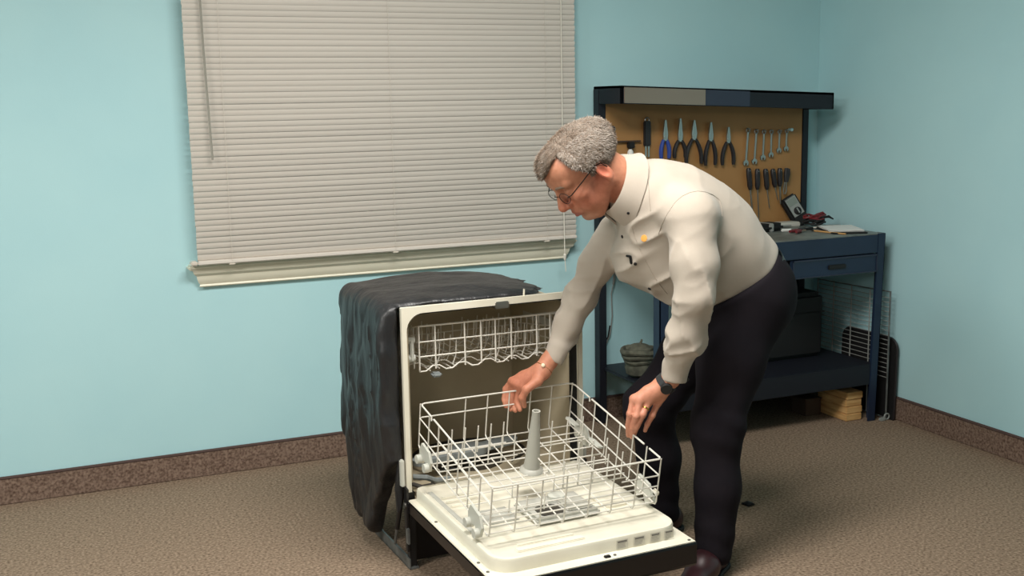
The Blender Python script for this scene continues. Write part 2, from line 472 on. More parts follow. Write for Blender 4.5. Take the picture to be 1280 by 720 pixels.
# wrapped insulation blanket, as a shell around the tub
def blanket(p):
    x, y, z = p[:, 0], p[:, 1], p[:, 2]
    # rear lower corner pulled in, sides sagging
    q = p.copy()
    wr = 0.006 * vnoise(np.stack([x * 5 + 3, y * 26 + 1.5 * vnoise(p * 4), z * 3.2], 1)) + 0.004 * vnoise(np.stack([x * 30, y * 30, z * 9], 1) + 7)
    wr = wr + 0.004 * vnoise(p * np.array([9, 9, 22.]) + 11) - .010 * (1 - np.abs(vnoise(np.stack([x * 6, y * 22 + z * 3, z * 2.6 + y * 4], 1) + 17))) ** 6 + .008 * (1 - np.abs(vnoise(np.stack([x * 9, y * 30 - z * 4, z * 3.4], 1) + 29))) ** 5
    wr = wr * (1 - .85 * np.clip((z - .74) / .08, 0, 1)) + .004 * np.clip((z - .76) / .06, 0, 1) * vnoise(np.stack([x * 7, y * 22 + x * 5, z * 3], 1) + 41)
    tuck = np.clip((.34 - z) / .2, 0, 1)
    q[:, 1] = y + .07 * tuck * np.clip((y - .3) / .15, 0, 1)
    top = .838 - .012 * np.abs(x - .25) / .3 - .05 * np.clip((x - .35) / .3, 0, 1) ** 1.5 - .028 * np.clip((.14 - y) / .14, 0, 1) ** 1.6
    hz = top
    d = s_box(np.stack([q[:, 0], q[:, 1], z + (.838 - hz)], 1), (.2725, .238, .444), (.3265, .232, .394), .045)
    d = d - wr
    # bulge on the left side
    d = d - .012 * np.exp(-((z - .55) / .25) ** 2) * np.clip(-x / .05, 0, 1)
    inner = s_box(p, (.30, .21, .40), (.304, .262, .402), .01)
    d = smax(d, -inner, .004)
    # open front: keep only what lies behind the flange, with the lapped edge at the sides
    d = smax(d, (.74 * np.clip(.34 - z, 0, 1) - y + .02 + .012 * vnoise(p * 18)) * .8, .01)
    d = smax(d, .006 + .006 * vnoise(np.stack([x * 12, y * 0, z * 12], 1)) - y, .006)
    return d
obj('insulation_blanket', sdf_mesh('insulation_blanket', blanket, (-.10, -.03, .01), (.70, .53, .90), .0065, M['blanket']), None, DW)
fp = MB(); fp.prism([(-.030, .25), (-.008, .42), (-.006, .26), (-.016, .19), (-.026, .18)], .02, .03, 'xz')
obj('blanket_flap', fp, M['blanket'], DW)
# chassis
for xs in (.0, .57):
    rl = MB(); rl.bbox((xs, .0, .0), (xs + .03, .43, .006), .001); rl.bbox((xs if xs == 0 else xs + .026, .0, .0), (xs + .004 if xs == 0 else xs + .03, .43, .035), .001)
    obj('base_rail', rl, M['galv'], DW)
    obj('front_leg', MB().bbox((xs + .004, .006, .006), (xs + .026, .03, .243), .002), M['blackmetal'], DW)
    obj('levelling_foot', MB().lathe([(.016, .0), (.016, .008), (.006, .012), (.006, .04)], 12, Matrix.Translation((xs + .015, .02, 0))), M['galv'], DW)
    sgn = -1 if xs == 0 else 1
    xo = xs - .003 if xs == 0 else xs + .033
    hg = MB(); hg.prism([(-.012, .258), (.012, .262), (.020, .20), (.012, .06), (-.002, .06), (.0, .16)], xo - .003, xo + .003, 'yz')
    obj('hinge_arm', hg, M['blackmetal'], DW)
    obj('door_spring', MB().tube([(xo, .03, .252), (xo, .10, .10)], .008, 8), M['blackmetal'], DW)
    obj('spring_strap', MB().tube([(xo, .10, .10), (xo, .125, .04)], .004, 6), M['galv'], DW)
    obj('hinge_bolt', MB().cyl((xo - .008, .004, .205), (xo + .008, .004, .205), .009), M['screw'], DW)
    obj('adjusting_plate', MB().bbox((xo - .004, -.010, .085), (xo + .004, .008, .135), .002), M['galv'], DW)
    obj('upper_hinge_cover', MB().bbox((xs - .016 if xs == 0 else xs + .032, .006, .262), (xs - .003 if xs == 0 else xs + .046, .026, .345), .003), M['rackplastic'], DW)
obj('kick_plate', MB().bbox((.03, .04, .01), (.57, .05, .20), .002), M['blackpanel'], DW)
obj('motor', MB().cyl((.2, .22, .12), (.4, .22, .12), .05), M['blackmetal'], DW)
# door, lying open; local frame: u = towards the front edge, hinged at the flange foot
DROP = 0.0284
DM = Matrix.Translation((0, 0, .225)) @ Matrix.Rotation(DROP, 4, 'X')       # local door y is negative towards the front
LD = .633
door = obj('door', MB().bbox((.0, -LD, -.045), (W_, -.004, -.006), .004, DM), M['blackpanel'], DW)
cp = MB(); cp.prism([(-LD, -.002), (-LD - .003, -.008), (-LD - .004, -.062), (-LD + .004, -.072), (-LD + .10, -.060), (-LD + .10, -.006), (-LD + .01, -.002)], .0, W_, 'yz', DM)
obj('control_panel', cp, M['blackpanel'], door, angle=25)
rim = MB(); rim.bbox((.0, -LD, -.006), (W_, -.006, .0), .002, DM)
obj('rim', rim, M['dwwhite'], door)
# raised liner with rounded front corners
def ring(off, z, r):
    return [Vector((x, y, z)) for x, y in rrect(.020 + off, -.592 + off, .580 - off, -.012, (r, r, .012, .012), 6)]
rings = [ring(0, .0, .062), ring(.001, .030, .060), ring(.004, .036, .056), ring(.012, .0375, .050), ring(.022, .034, .042), ring(.026, .033, .038)]
ln = MB(); m = len(rings[0]); vs = [DM @ p for rg in rings for p in rg]; fs = []
for i in range(len(rings) - 1):
    for k in range(m):
        k2 = (k + 1) % m; fs.append((i * m + k, i * m + k2, (i + 1) * m + k2, (i + 1) * m + k))
fs.append(tuple((len(rings) - 1) * m + k for k in range(m))); fs.append(tuple(range(m))[::-1])
ln.add(vs, fs)
obj('liner', ln, M['dwwhite'], door, angle=40)
# pressed ribs and trough in the liner
for (x0, y0, x1, y1, hgt) in ((.10, -.555, .30, -.530, .004), (.115, -.520, .285, -.505, .003), (.06, -.20, .16, -.185, .005), (.06, -.165, .16, -.15, .005), (.06, -.13, .16, -.115, .005)):
    obj('liner_rib', MB().bbox((x0, y0, .031), (x1, y1, .033 + hgt), .003, DM), M['dwwhite'], door)
obj('side_channel', MB().bbox((.040, -.40, .0325), (.056, -.06, .036), .002, DM), M['dispgrey'], door)
dd = obj('detergent_dispenser', MB().bbox((.22, -.43, .032), (.42, -.27, .052), .008, DM), M['dispgrey'], door)
obj('dispenser_cup', MB().prism(rrect(.245, -.415, .315, -.345, .02), .050, .056, 'xy', DM), M['tubdark'], dd)
obj('dispenser_lid', MB().bbox((.325, -.41, .050), (.405, -.335, .060), .006, DM), M['tower'], dd)
obj('dispenser_cap', MB().lathe([(.026, 0), (.026, .008), (.02, .012)], 18, DM @ Matrix.Translation((.345, -.30, .052))), M['rackplastic'], dd)
obj('vent_grille', MB().prism(rrect(.45, -.40, .53, -.30, .02), .032, .040, 'xy', DM), M['dwwhite'], door)
obj('dispenser_pocket', MB().bbox((.10, -.36, .0325), (.20, -.26, .037), .006, DM), M['dispgrey'], door)
# stickers on the liner's front face
for (a, b_) in ((.372, .408), (.425, .461), (.478, .510), (.522, .552)):
    st = obj('sticker', MB().bbox((a, -.5932, .004), (b_, -.5922, .029), .0004, DM), M['label'], door)
    obj('sticker_heading', MB().bbox((a + .004, -.5936, .021), (b_ - .004, -.5931, .026), .0002, DM), M['labelink'], st)
    tx = MB()
    for k in range(5):
        e = random.uniform(.001, .008)
        tx.bbox((a + .003, -.5936, .0055 + k * .003), (b_ - .003 - e, -.5931, .0072 + k * .003), .0002, DM)
    obj('sticker_text', tx, M['labeltext'], st)
for (x, y) in ((.585, -.62), (.012, -.50), (.012, -.56), (.335, -.612), (.355, -.614), (.588, -.30), (.012, -.2)):
    obj('screw', MB().lathe([(.0045, -.001), (.0045, .002), (.002, .003)], 10, DM @ Matrix.Translation((x, y, .0))), M['screw'], door)
obj('door_latch', MB().bbox((.322, -.622, -.002), (.340, -.610, .005), .002, DM), M['blackmetal'], door)

# ------------------------------------------------------------------ racks
def wire(mb, pts, r=.0021, n=6): return mb.tube(pts, r, n)

UR = thing('upper_rack', 'grey white wire upper dish rack inside the dishwasher tub', 'dish rack', (0.966, 3.072, 0), (0, 0, math.radians(1.931)))
ux0, ux1, uy0, uy1, uz0, uz1 = .066, .534, .040, .40, .600, .738
def uwave(x0, x1, y, k0):
    pts = []; nseg = 22
    for i in range(nseg + 1):
        ph = (i + k0) % 4
        pts.append((x0 + (x1 - x0) * i / nseg, y, uz0 + (.0 if ph in (0, 1) else .014)))
    return pts
fxs = [.066, .118, .214, .268, .316, .370, .458, .505, .534]
fp_ = MB(); wire(fp_, [(ux0, uy0, uz1), (ux1, uy0, uz1 - .004)], .0029); wire(fp_, [(ux0, uy0, .690), (ux1, uy0, .687)], .0025); wire(fp_, [(ux0, uy0, .645), (ux1, uy0, .642)], .0025)
obj('front_rail', fp_, M['rack'], UR)
for x in fxs:
    obj('upright_wire', wire(MB(), [(x, uy0 - .002, uz1), (x, uy0 - .002, uz0 + .005)], .0026), M['rack'], UR)
obj('front_bottom_wire', wire(MB(), uwave(ux0, ux1, uy0, 0), .0024), M['rack'], UR)
bk = MB()
for z in (.662, .634): wire(bk, [(ux0, uy1, z), (ux1, uy1, z)])
for i in range(12): wire(bk, [(ux0 + (ux1 - ux0) * i / 11, uy1, .662), (ux0 + (ux1 - ux0) * i / 11, uy1, uz0)])
obj('rear_panel', bk, M['rack'], UR)
for x in (ux0, ux1):
    sd = MB()
    for z, z2 in ((uz1, .662), (.690, .644), (.645, .626)): wire(sd, [(x, uy0, z), (x, uy1, z2)])
    for i in range(9): wire(sd, [(x, uy0 + (uy1 - uy0) * i / 8, uz1 + (.662 - uz1) * i / 8), (x, uy0 + (uy1 - uy0) * i / 8, uz0)])
    obj('side_panel', sd, M['rack'], UR)
for j in range(1, 7):
    y = uy0 + (uy1 - uy0) * j / 6.5
    obj('floor_wire', wire(MB(), uwave(ux0, ux1, y, 2 * (j % 2))), M['rack'], UR)
for x in (.10, .17, .24, .36, .43, .50):
    obj('long_floor_wire', wire(MB(), [(x, uy0, uz0), (x, uy1, uz0 + .006)]), M['rack'], UR)
for x in (.145, .20, .345, .40, .435, .48):
    tn = MB()
    for j in range(7):
        y = uy0 + .03 + j * .05
        wire(tn, [(x - .015, y, uz0 + .004), (x - .004, y, uz0 + .03), (x, y, uz0 + .085)])
    wire(tn, [(x - .015, uy0, uz0 + .004), (x - .015, uy1, uz0 + .004)])
    obj('tine_row', tn, M['rack'], UR)
for x, s_ in ((.047, -1), (.553, 1)):
    rg = obj('roller_guide', MB().bbox((x - .006, .045, .632), (x + .006, .075, .70), .003), M['rackplastic'], UR)
    for z in (.697, .640):
        obj('roller', MB().cyl((x - .011, .06, z), (x + .011, .06, z), .013), M['rackplastic'], rg)
obj('rack_bumper', MB().bbox((.105, .03, .578), (.135, .06, .592), .005), M['spray'], UR)

# lower rack: tilted, its rear lifted by the man
LW, LDp, LH = .510, .521, .147
LR = thing('lower_rack', 'grey white wire lower dish rack lifted over the open dishwasher door', 'dish rack', (1.0275, 2.5755, .272), (.195, 0, math.radians(1.931)))
R_ = .0024
fr = MB()
wire(fr, [(0, .085, LH), (0, .012, LH), (.004, .004, LH), (.012, 0, LH), (LW - .006, 0, LH), (LW, .006, LH), (LW, .062, LH)], .0027)
# left rail continues from the front corner to the gap near the rear
wire(fr, [(0, .085, LH), (0, LDp - .108, LH)], .0027)
obj('top_rail', fr, M['rack'], LR)
obj('top_rail', wire(MB(), [(LW, .090, LH), (LW, LDp - .125, LH)], .0027), M['rack'], LR)
rr_ = MB(); wire(rr_, [(0, LDp - .092, LH - .012), (0, LDp - .09, LH), (0, LDp - .014, LH), (.004, LDp - .004, LH), (.014, LDp, LH), (LW - .02, LDp, LH), (LW - .006, LDp - .005, LH), (LW, LDp - .018, LH), (LW, LDp - .112, LH), (LW, LDp - .114, LH - .012)], .0027)
obj('rear_handle_rail', rr_, M['rack'], LR)
ZM = .100
mid = MB(); wire(mid, [(0, 0, .095), (0, LDp, ZM)]); obj('middle_rail', mid, M['rack'], LR)
mid = MB(); wire(mid, [(LW, 0, .095), (LW, LDp, ZM)]); obj('middle_rail', mid, M['rack'], LR)
mid = MB(); wire(mid, [(0, LDp, ZM + .002), (LW, LDp, ZM + .002)]); obj('middle_rail', mid, M['rack'], LR)
mid = MB(); wire(mid, [(0, 0, .062), (LW, 0, .062)]); obj('middle_rail', mid, M['rack'], LR)
low = MB(); wire(low, [(0, 0, .032), (LW, 0, .032)]); obj('lower_rail', low, M['rack'], LR)
for x in (0, LW):
    obj('lower_rail', wire(MB(), [(x, 0, .034), (x, LDp, .05)]), M['rack'], LR)
obj('short_rail', wire(MB(), [(LW - .12, 0, .095), (LW, 0, .095)]), M['rack'], LR)
NX = 7
for i in range(NX + 1):
    x = LW * i / NX
    zt = LH if True else ZM
    # front upright curls under the floor as a small foot, then runs back as a floor wire
    pts = [(x, 0, zt), (x, 0, .012), (x, .004, .003), (x, .012, 0.0), (x, .03, .004)]
    obj('upright_wire', wire(MB(), pts), M['rack'], LR)
    if i != 1: obj('upright_wire', wire(MB(), [(x, LDp, LH), (x, LDp, .012), (x, LDp - .01, .004)]), M['rack'], LR)
    obj('floor_wire', wire(MB(), [(x, .012, .003), (x, LDp - .01, .004)]), M['rack'], LR)
NY = 7
for j in range(1, NY):
    y = LDp * j / NY
    for x in (0, LW):
        obj('upright_wire', wire(MB(), [(x, y, LH), (x, y, .010), (x + (.008 if x == 0 else -.008), y, .002)]), M['rack'], LR)
for j in range(0, 11):
    y = .012 + (LDp - .024) * j / 10
    obj('cross_wire', wire(MB(), [(0, y, .0045), (LW, y, .0045)]), M['rack'], LR)
for (y, xa, xb, k, lean) in ((.44, .03, .24, 6, .0), (.36, .03, .24, 6, .0), (.25, .30, .49, 5, .0), (.16, .30, .49, 5, .0), (.40, .33, .49, 4, .0), (.08, .04, .2, 4, 0)):
    tn = MB()
    for i in range(k):
        x = xa + (xb - xa) * i / (k - 1)
        wire(tn, [(x, y, .004), (x, y + .002, .04), (x + .001, y + .004, .088 if y > .1 else .05)], .0021)
    wire(tn, [(xa - .02, y, .020), (xb + .01, y, .020)])
    obj('tine_row', tn, M['rack'], LR)
# inner divider (low loop near the tower)
dv = MB()
wire(dv, [(.14, .16, .004), (.14, .16, .052), (.27, .16, .052), (.27, .16, .004)]); wire(dv, [(.14, .16, .052), (.14, .31, .052), (.27, .31, .052), (.27, .16, .052)])
obj('divider_loop', dv, M['rack'], LR)
# plastic wheel brackets and wheels
def bracket(x, s_, y, tall):
    b_ = MB()
    b_.prism([(y - .045, .012), (y - .038, -.018), (y - .018, -.022), (y - .006, -.004), (y + .010, -.004), (y + .022, -.022), (y + .040, -.018), (y + .046, .014), (y + .030, .014 + tall), (y - .026, .010 + tall)], x - .004, x + .004, 'yz')
    o = obj('wheel_bracket', b_, M['rackplastic'], LR)
    for dy in (-.028, .031):
        obj('wheel', MB().cyl((x + s_ * .004, y + dy, -.010), (x + s_ * .018, y + dy, -.010), .0135), M['rackplastic'], o)
for y, tl in ((.075, .03), (.445, .028)):
    bracket(-.006, -1, y, tl); bracket(LW + .006, 1, y, tl)
for (x, y) in ((LW - .03, .30), (LW - .03, .45)):
    obj('stem_holder', MB().prism(rrect(-.03, -.012, .03, .012, .008), -.003, .003, 'xy', Matrix.Translation((x, y, .05)) @ Matrix.Rotation(.35, 4, 'Y') @ Matrix.Rotation(1.57, 4, 'Z')), M['rackplastic'], LR)
obj('rack_clip', MB().bbox((LW + .018, .028, .008), (LW + .030, .052, .024), .004), M['dwwhite'], LR)
# centre spray tower standing in the rack
tw = MB().lathe([(.036, .0), (.034, .006), (.0245, .012), (.0225, .03), (.0165, .12), (.0120, .183), (.0122, .186), (.0122, .192), (.008, .192), (.007, .18)], 20, Matrix.Translation((.262, .285, .004)))
obj('spray_tower', tw, M['tower'], LR, angle=50)

# ------------------------------------------------------------------ workbench
M['navy'] = mat('navy_enamel', (26, 42, 66), 0.42, rgb2=(22, 36, 58), nscale=6)
M['navydark'] = mat('dark_navy_enamel', (13, 17, 28), 0.55)
M['peg'] = mat('tan_hardboard', (168, 124, 74), 0.6, rgb2=(158, 116, 68), nscale=5)
M['benchtop'] = mat('worn_grey_benchtop', (124, 128, 122), 0.45, rgb2=(92, 96, 92), nscale=14, detail=8)
M['hoodsheen'] = mat('hood_sheen_metal', (168, 144, 130), 0.3, metal=0.85)  # pale metal tone standing in for the bright reflection on the hood front
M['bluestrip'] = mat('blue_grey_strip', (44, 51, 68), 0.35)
M['black'] = mat('black_rubber', (16, 15, 16), 0.65)
M['grip'] = mat('dark_grip', (34, 30, 32), 0.45)
M['bluegrip'] = mat('blue_grip', (44, 70, 150), 0.45)
M['redgrip'] = mat('dark_red_plastic', (110, 28, 34), 0.45)
M['paper'] = mat('white_paper', (226, 226, 222), 0.8)
M['pine'] = mat('pine_board', (216, 174, 116), 0.7, rgb2=(184, 138, 82), nscale=10, stretch=(1, 1, 9))
M['brownpaint'] = mat('brown_wrap', (70, 52, 40), 0.7)
M['holecol'] = mat('dark_recess', (30, 24, 20), 0.9)
M['lcd'] = mat('grey_green_lcd', (128, 136, 128), 0.3)
M['metergrey'] = mat('meter_grey', (146, 150, 146), 0.5)
M['dullwire'] = mat('dull_grey_wire', (140, 142, 138), .5)
M['canvas'] = mat('grey_green_canvas', (96, 96, 82), 0.9, rgb2=(70, 70, 60), nscale=40)

WB = thing('workbench', 'navy metal workbench with a tan tool board and hood, standing in the corner', 'workbench', (2.75, 3.97, 0))
def wobj(name, mb, m, parent=None, **k): return obj(name, mb, m, parent or WB, world=True, **k)
bx0, bx1, by0, by1 = 2.21, 3.312, 3.70, 4.235
wobj('top_panel', MB().bbox((bx0, by0 + .004, .793), (bx1, by1, .816), .002), M['benchtop'])
wobj('front_apron', MB().bbox((bx0, by0, .735), (bx1 - .03, by0 + .018, .812), .002), M['navy'])
wobj('end_apron', MB().bbox((bx1 - .012, by0 + .03, .735), (bx1, by1 - .03, .812), .002), M['navy'])
wobj('end_apron', MB().bbox((bx0, by0 + .03, .735), (bx0 + .012, by1 - .03, .812), .002), M['navy'])
for x in (bx0, bx1 - .04):
    lg = MB(); x_in = x + (.04 if x == bx0 else 0)
    m_ = Matrix.Translation((0, 0, 0))
    sl_ = -.022 if x != bx0 else .0
    sh = Matrix(((1, 0, -sl_ / .8, sl_), (0, 1, 0, 0), (0, 0, 1, 0), (0, 0, 0, 1)))
    lg.bbox((x, by0 - .002, 0), (x + .04, by0 + .006, .817), .002, sh)
    xe = x + .034 if x > 3 else x
    lg.bbox((xe, by0 - .002, 0), (xe + .006, by0 + .05, .817), .002, sh)
    wobj('leg', lg, M['navy'])
for x in (2.203, 3.245):
    wobj('upright_post', MB().bbox((x, 4.185, 0), (x + .034, 4.235, 1.44 if x < 3 else 1.40), .003), M['navydark'])
# drawer
wobj('drawer_housing', MB().bbox((2.825, by0 + .02, .66), (3.272, by1 - .1, .733), .002), M['navydark'])
dr = wobj('drawer', MB().bbox((2.832, by0 - .004, .657), (3.268, by0 + .018, .731), .003), M['navy'])
dl = MB(); dl.bbox((2.832, by0 - .009, .724), (3.268, by0 - .003, .731), .0015); dl.bbox((2.832, by0 - .009, .655), (3.268, by0 - .003, .660), .0015)
dl.bbox((3.262, by0 - .009, .655), (3.268, by0 - .003, .731), .0015); dl.bbox((2.832, by0 - .009, .655), (2.838, by0 - .003, .731), .0015)
wobj('drawer_edge', dl, M['bluestrip'], dr)
hd = MB(); hd.bbox((3.01, by0 - .012, .683), (3.10, by0 - .003, .702), .003)
wobj('drawer_handle', hd, M['black'], dr)
# shelf
sh_ = MB(); sh_.bbox((bx0 + .012, by0 + .01, .238), (bx1 - .02, by1, .250), .002)
wobj('shelf', sh_, M['navydark'])
wobj('shelf_lip', MB().bbox((bx0 + .012, by0 + .002, .163), (bx1 - .03, by0 + .012, .252), .002), M['navydark'])
# board and hood (the hood has sunk a little at its right-hand end)
wobj('tool_board', MB().bbox((2.236, 4.19, .818), (3.246, 4.20, 1.40), .001), M['peg'])
wobj('board_strip', MB().bbox((2.236, 4.183, .818), (3.246, 4.192, .830), .001), M['navydark'])
hx0, hx1, hy0 = 2.205, 3.262, 3.995
HM = Matrix(((1, 0, 0, 0), (0, 1, 0, 0), (-.0405, 0, 1, .0405 * hx0), (0, 0, 0, 1)))
hb = MB(); hb.bbox((hx0, hy0, 1.377), (hx1, hy0 + .012, 1.449), .002, HM); hb.bbox((hx0, hy0, 1.437), (hx1, 4.235, 1.449), .002, HM)
hb.bbox((hx0, hy0, 1.377), (hx0 + .010, 4.235, 1.449), .002, HM); hb.bbox((hx1 - .010, hy0, 1.377), (hx1, 4.235, 1.449), .002, HM)
wobj('hood', hb, M['navydark'])
wobj('hood_reflection', MB().bbox((hx0 + .012, hy0 - .003, 1.380), (2.60, hy0 + .001, 1.443), .001, HM), M['hoodsheen'])  # added plate: bright end of the reflection on the hood, put into its colour
wobj('hood_reflection', MB().bbox((2.60, hy0 - .003, 1.380), (2.82, hy0 + .001, 1.443), .001, HM), M['bluestrip'])  # added plate: dimmer bluish band of the same reflection, as flat colour

# ------------------------------------------------------------------ tools hanging on the board
YP = 4.19
def hook(mb, x, z): mb.tube([(x, YP, z), (x, YP - .03, z), (x, YP - .034, z + .006)], .002, 6)

def pliers(label, x, z0, zj, z1, spread, grip, jaw_w=.008, split=.012, group='pliers hanging on the tool board', x0=None, x1=None):
    t = thing('pliers', label, 'pliers', (x, YP - .016, zj), (0, 0, 0), group)
    L0, L1 = z0 - zj, z1 - zj
    a0 = (x0 - x) if x0 is not None else -spread; a1 = (x1 - x) if x1 is not None else spread
    for s in (-1, 1):
        jw = MB(); jw.prism([(s * .001, L0), (s * .004, L0), (s * (jaw_w + .004), .012), (s * .010, -.012), (-s * .006, -.018), (s * .001, .0)], -.006 + s * .001, .004 + s * .001, 'xz')
        obj('jaw', jw, M['steel'], t)
        e = a0 if s < 0 else a1
        pts = []
        for i in range(9):
            q = i / 8.0
            xx = s * .008 + (e - s * .008) * (1 - (1 - q) ** 2.0) + s * .004 * math.sin(q * 3.1)
            pts.append((xx, -.001, -.012 + (L1 + .012) * q))
        obj('handle', MB().tube(pts, [.0065, .0078, .0088, .0092, .0092, .009, .0088, .0085, .0065], 8), grip, t)
    obj('rivet', MB().cyl((0, -.009, 0), (0, .004, 0), .006), M['steel'], t)
    return t
pliers('dark handled pliers with bare steel jaws, directly right of the blue handled ones', 2.59, 1.309, 1.227, 1.141, .026, M['grip'])
pliers('slip joint pliers with long bowed dark handles spread wide', 2.660, 1.300, 1.232, 1.112, .037, M['grip'], .010)
pliers('dark handled combination pliers with straight parallel grips, second pair left of the wrenches', 2.745, 1.289, 1.223, 1.103, .024, M['grip'])
pliers('dark handled long nose pliers nearest the row of wrenches', 2.836, 1.266, 1.213, 1.101, .028, M['grip'], .006)
pliers('pliers with bright blue handles hanging on the tool board', 2.516, 1.304, 1.232, 1.140, .018, M['bluegrip'])

t = thing('scraper', 'black handled flat scraper hanging left of the blue handled pliers', 'scraper', (2.43, YP - .012, 1.235))
obj('handle', MB().bbox((2.414, YP - .020, 1.196), (2.446, YP - .004, 1.302), .004), M['grip'], t, world=True)
obj('hanging_eye', MB().tube([(2.43 + .010 * math.cos(a), YP - .012, 1.306 + .010 * math.sin(a)) for a in [math.radians(k * 30) for k in range(12)]], .003, 6, closed=True), M['steel'], t, world=True)
for dx in (-.006, .008):
    obj('blade', MB().bbox((2.43 + dx - .004, YP - .014, 1.150), (2.43 + dx + .004, YP - .010, 1.20), .001), M['steel'], t, world=True)
t = thing('round_disc', 'small dark round disc fixed near the left edge of tool board', 'disc', (2.265, YP, 1.273))
obj('face', MB().lathe([(.014, 0), (.014, .008), (.010, .010), (.008, .006)], 18, Matrix.Translation((2.265, YP, 1.273)) @ Matrix.Rotation(math.radians(90), 4, 'X')), M['holecol'], t, world=True)
obj('collar', MB().lathe([(.016, 0), (.016, .004)], 18, Matrix.Translation((2.267, YP, 1.271)) @ Matrix.Rotation(math.radians(90), 4, 'X')), M['steel'], t, world=True)
t = thing('tool_clip_rail', 'narrow dark clip rail on the board below the round disc', 'rail', (2.33, YP, 1.22))
obj('rail', MB().bbox((2.265, YP - .018, 1.216), (2.398, YP, 1.222), .001), M['brownpaint'], t, world=True)
obj('clip', MB().bbox((2.335, YP - .03, 1.190), (2.362, YP - .004, 1.216), .003), M['black'], t, world=True)
t = thing('glue_bottle', 'small white bottle with black cap under the clip rail', 'bottle', (2.345, YP - .02, 1.145))
obj('body', MB().lathe([(.013, 0), (.013, .035), (.006, .046)], 14, Matrix.Translation((2.345, YP - .02, 1.140))), M['paper'], t, world=True)
obj('cap', MB().lathe([(.006, 0), (.0045, .012)], 12, Matrix.Translation((2.345, YP - .02, 1.185))), M['black'], t, world=True)
t = thing('hook', 'small teal plastic hook at the upper right of tool board', 'hook', (3.173, YP, 1.246))
obj('peg', MB().cyl((3.173, YP, 1.246), (3.173, YP - .02, 1.246), .006), M['wall'], t, world=True)
obj('cap', MB().ball((3.173, YP - .02, 1.246), .008), M['wall'], t, world=True)

wr_lab = ['longest steel wrench, leftmost of the row of hanging wrenches', 'second longest steel wrench, next to the leftmost one', 'third steel wrench from the left in the hanging row',
          'fourth steel wrench from the left in the hanging row', 'fifth steel wrench, beside the shortest one', 'shortest steel wrench at the right end of the row']
WRS = [(2.943, 1.249, 2.933, 1.105), (2.987, 1.243, 2.979, 1.110), (3.028, 1.240, 3.024, 1.126), (3.068, 1.239, 3.067, 1.137), (3.112, 1.238, 3.110, 1.155), (3.151, 1.239, 3.149, 1.161)]
for i, (xa, za, xb, zb) in enumerate(WRS):
    L_ = za - zb; k = .8 + .2 * L_ / .144
    t = thing('wrench', wr_lab[i], 'wrench', (xa, YP - .012, za), (0, -math.atan2(xb - xa, L_), 0), 'wrenches hanging on the tool board')
    obj('shaft', MB().bbox((-.0042 * k, -.003, -L_ + .010), (.0042 * k, .003, -.008), .0012), M['steel'], t)
    rg = MB().tube([(.0085 * k * math.cos(a), 0, .0085 * k * math.sin(a)) for a in [math.radians(q * 30) for q in range(12)]], .0034 * k, 6, closed=True)
    obj('ring_end', rg, M['steel'], t)
    jw = MB(); r = .0135 * k
    out = arc(0, 0, r, 225 - 360 + 0, 315 - 360 - 0, 1)
    pts = arc(0, -L_, r, -60, 240, 12) + [(-.005 * k, -L_ - r * .75), (-.0045 * k, -L_), (.0045 * k, -L_), (.005 * k, -L_ - r * .75)]
    jw.prism(pts, -.004, .004, 'xz'); obj('open_end', jw, M['steel'], t)
    obj('hook', MB().tube([(0, .012, .003), (0, -.014, .003), (0, -.016, .008)], .0018, 6), M['steel'], t)

sd_lab = ['dark handled screwdriver with a long thick blade, leftmost in the rack', 'dark handled screwdriver with the longest blade, second from left', 'dark handled screwdriver with a thin short blade, third from left',
          'dark handled screwdriver leaning aslant, fourth from left in the rack', 'dark handled screwdriver with a bright blade, second from the right end']
SDS = [(2.943, 1.083, 2.954, .986, 2.969, .873, .0034), (2.991, 1.078, 2.993, .985, 3.003, .851, .0026), (3.034, 1.076, 3.045, .982, 3.060, .898, .0024), (3.073, 1.074, 3.088, .991, 3.105, .932, .0024), (3.112, 1.076, 3.114, .993, 3.120, .913, .0036)]
for i, (xa, za, xb, zb, xc, zc, r) in enumerate(SDS):
    t = thing('screwdriver', sd_lab[i], 'screwdriver', (xa, YP - .02, za), (0, 0, 0), 'screwdrivers hanging on the tool board')
    P0, P1, P2 = Vector((0, 0, 0)), Vector((xb - xa, 0, zb - za)), Vector((xc - xa, 0, zc - za))
    k = [0, .08, .3, .55, .8, .92, 1]; rr_ = [.008, .0115, .0125, .0115, .012, .009, .0065]
    obj('handle', MB().tube([P0.lerp(P1, q) for q in k], rr_, 10), M['grip'], t)
    obj('blade', MB().tube([P1, P1.lerp(P2, .9), P2], [r, r, r * .7], 8), M['steel'], t)
    obj('hook', MB().tube([P0.lerp(P1, .12) + Vector((0, .02, 0)), P0.lerp(P1, .12) + Vector((0, -.012, 0))], .002, 6), M['steel'], t)
t = thing('snips', 'small dark handled snips with a steel loop, rightmost under the wrenches', 'snips', (3.15, YP - .018, 1.075))
obj('handle', MB().tube([(3.151, YP - .018, 1.075), (3.150, YP - .018, 1.05), (3.148, YP - .018, 1.012)], [.009, .012, .009], 10), M['grip'], t, world=True)
obj('handle', MB().tube([(3.160, YP - .022, 1.072), (3.157, YP - .022, 1.045), (3.150, YP - .022, 1.012)], [.007, .009, .007], 10), M['grip'], t, world=True)
obj('loop', MB().tube([(3.142, YP - .018, 1.012), (3.136, YP - .018, .972), (3.140, YP - .018, .958), (3.147, YP - .018, .958), (3.151, YP - .018, .972), (3.150, YP - .018, 1.012)], .0028, 6), M['steel'], t, world=True)

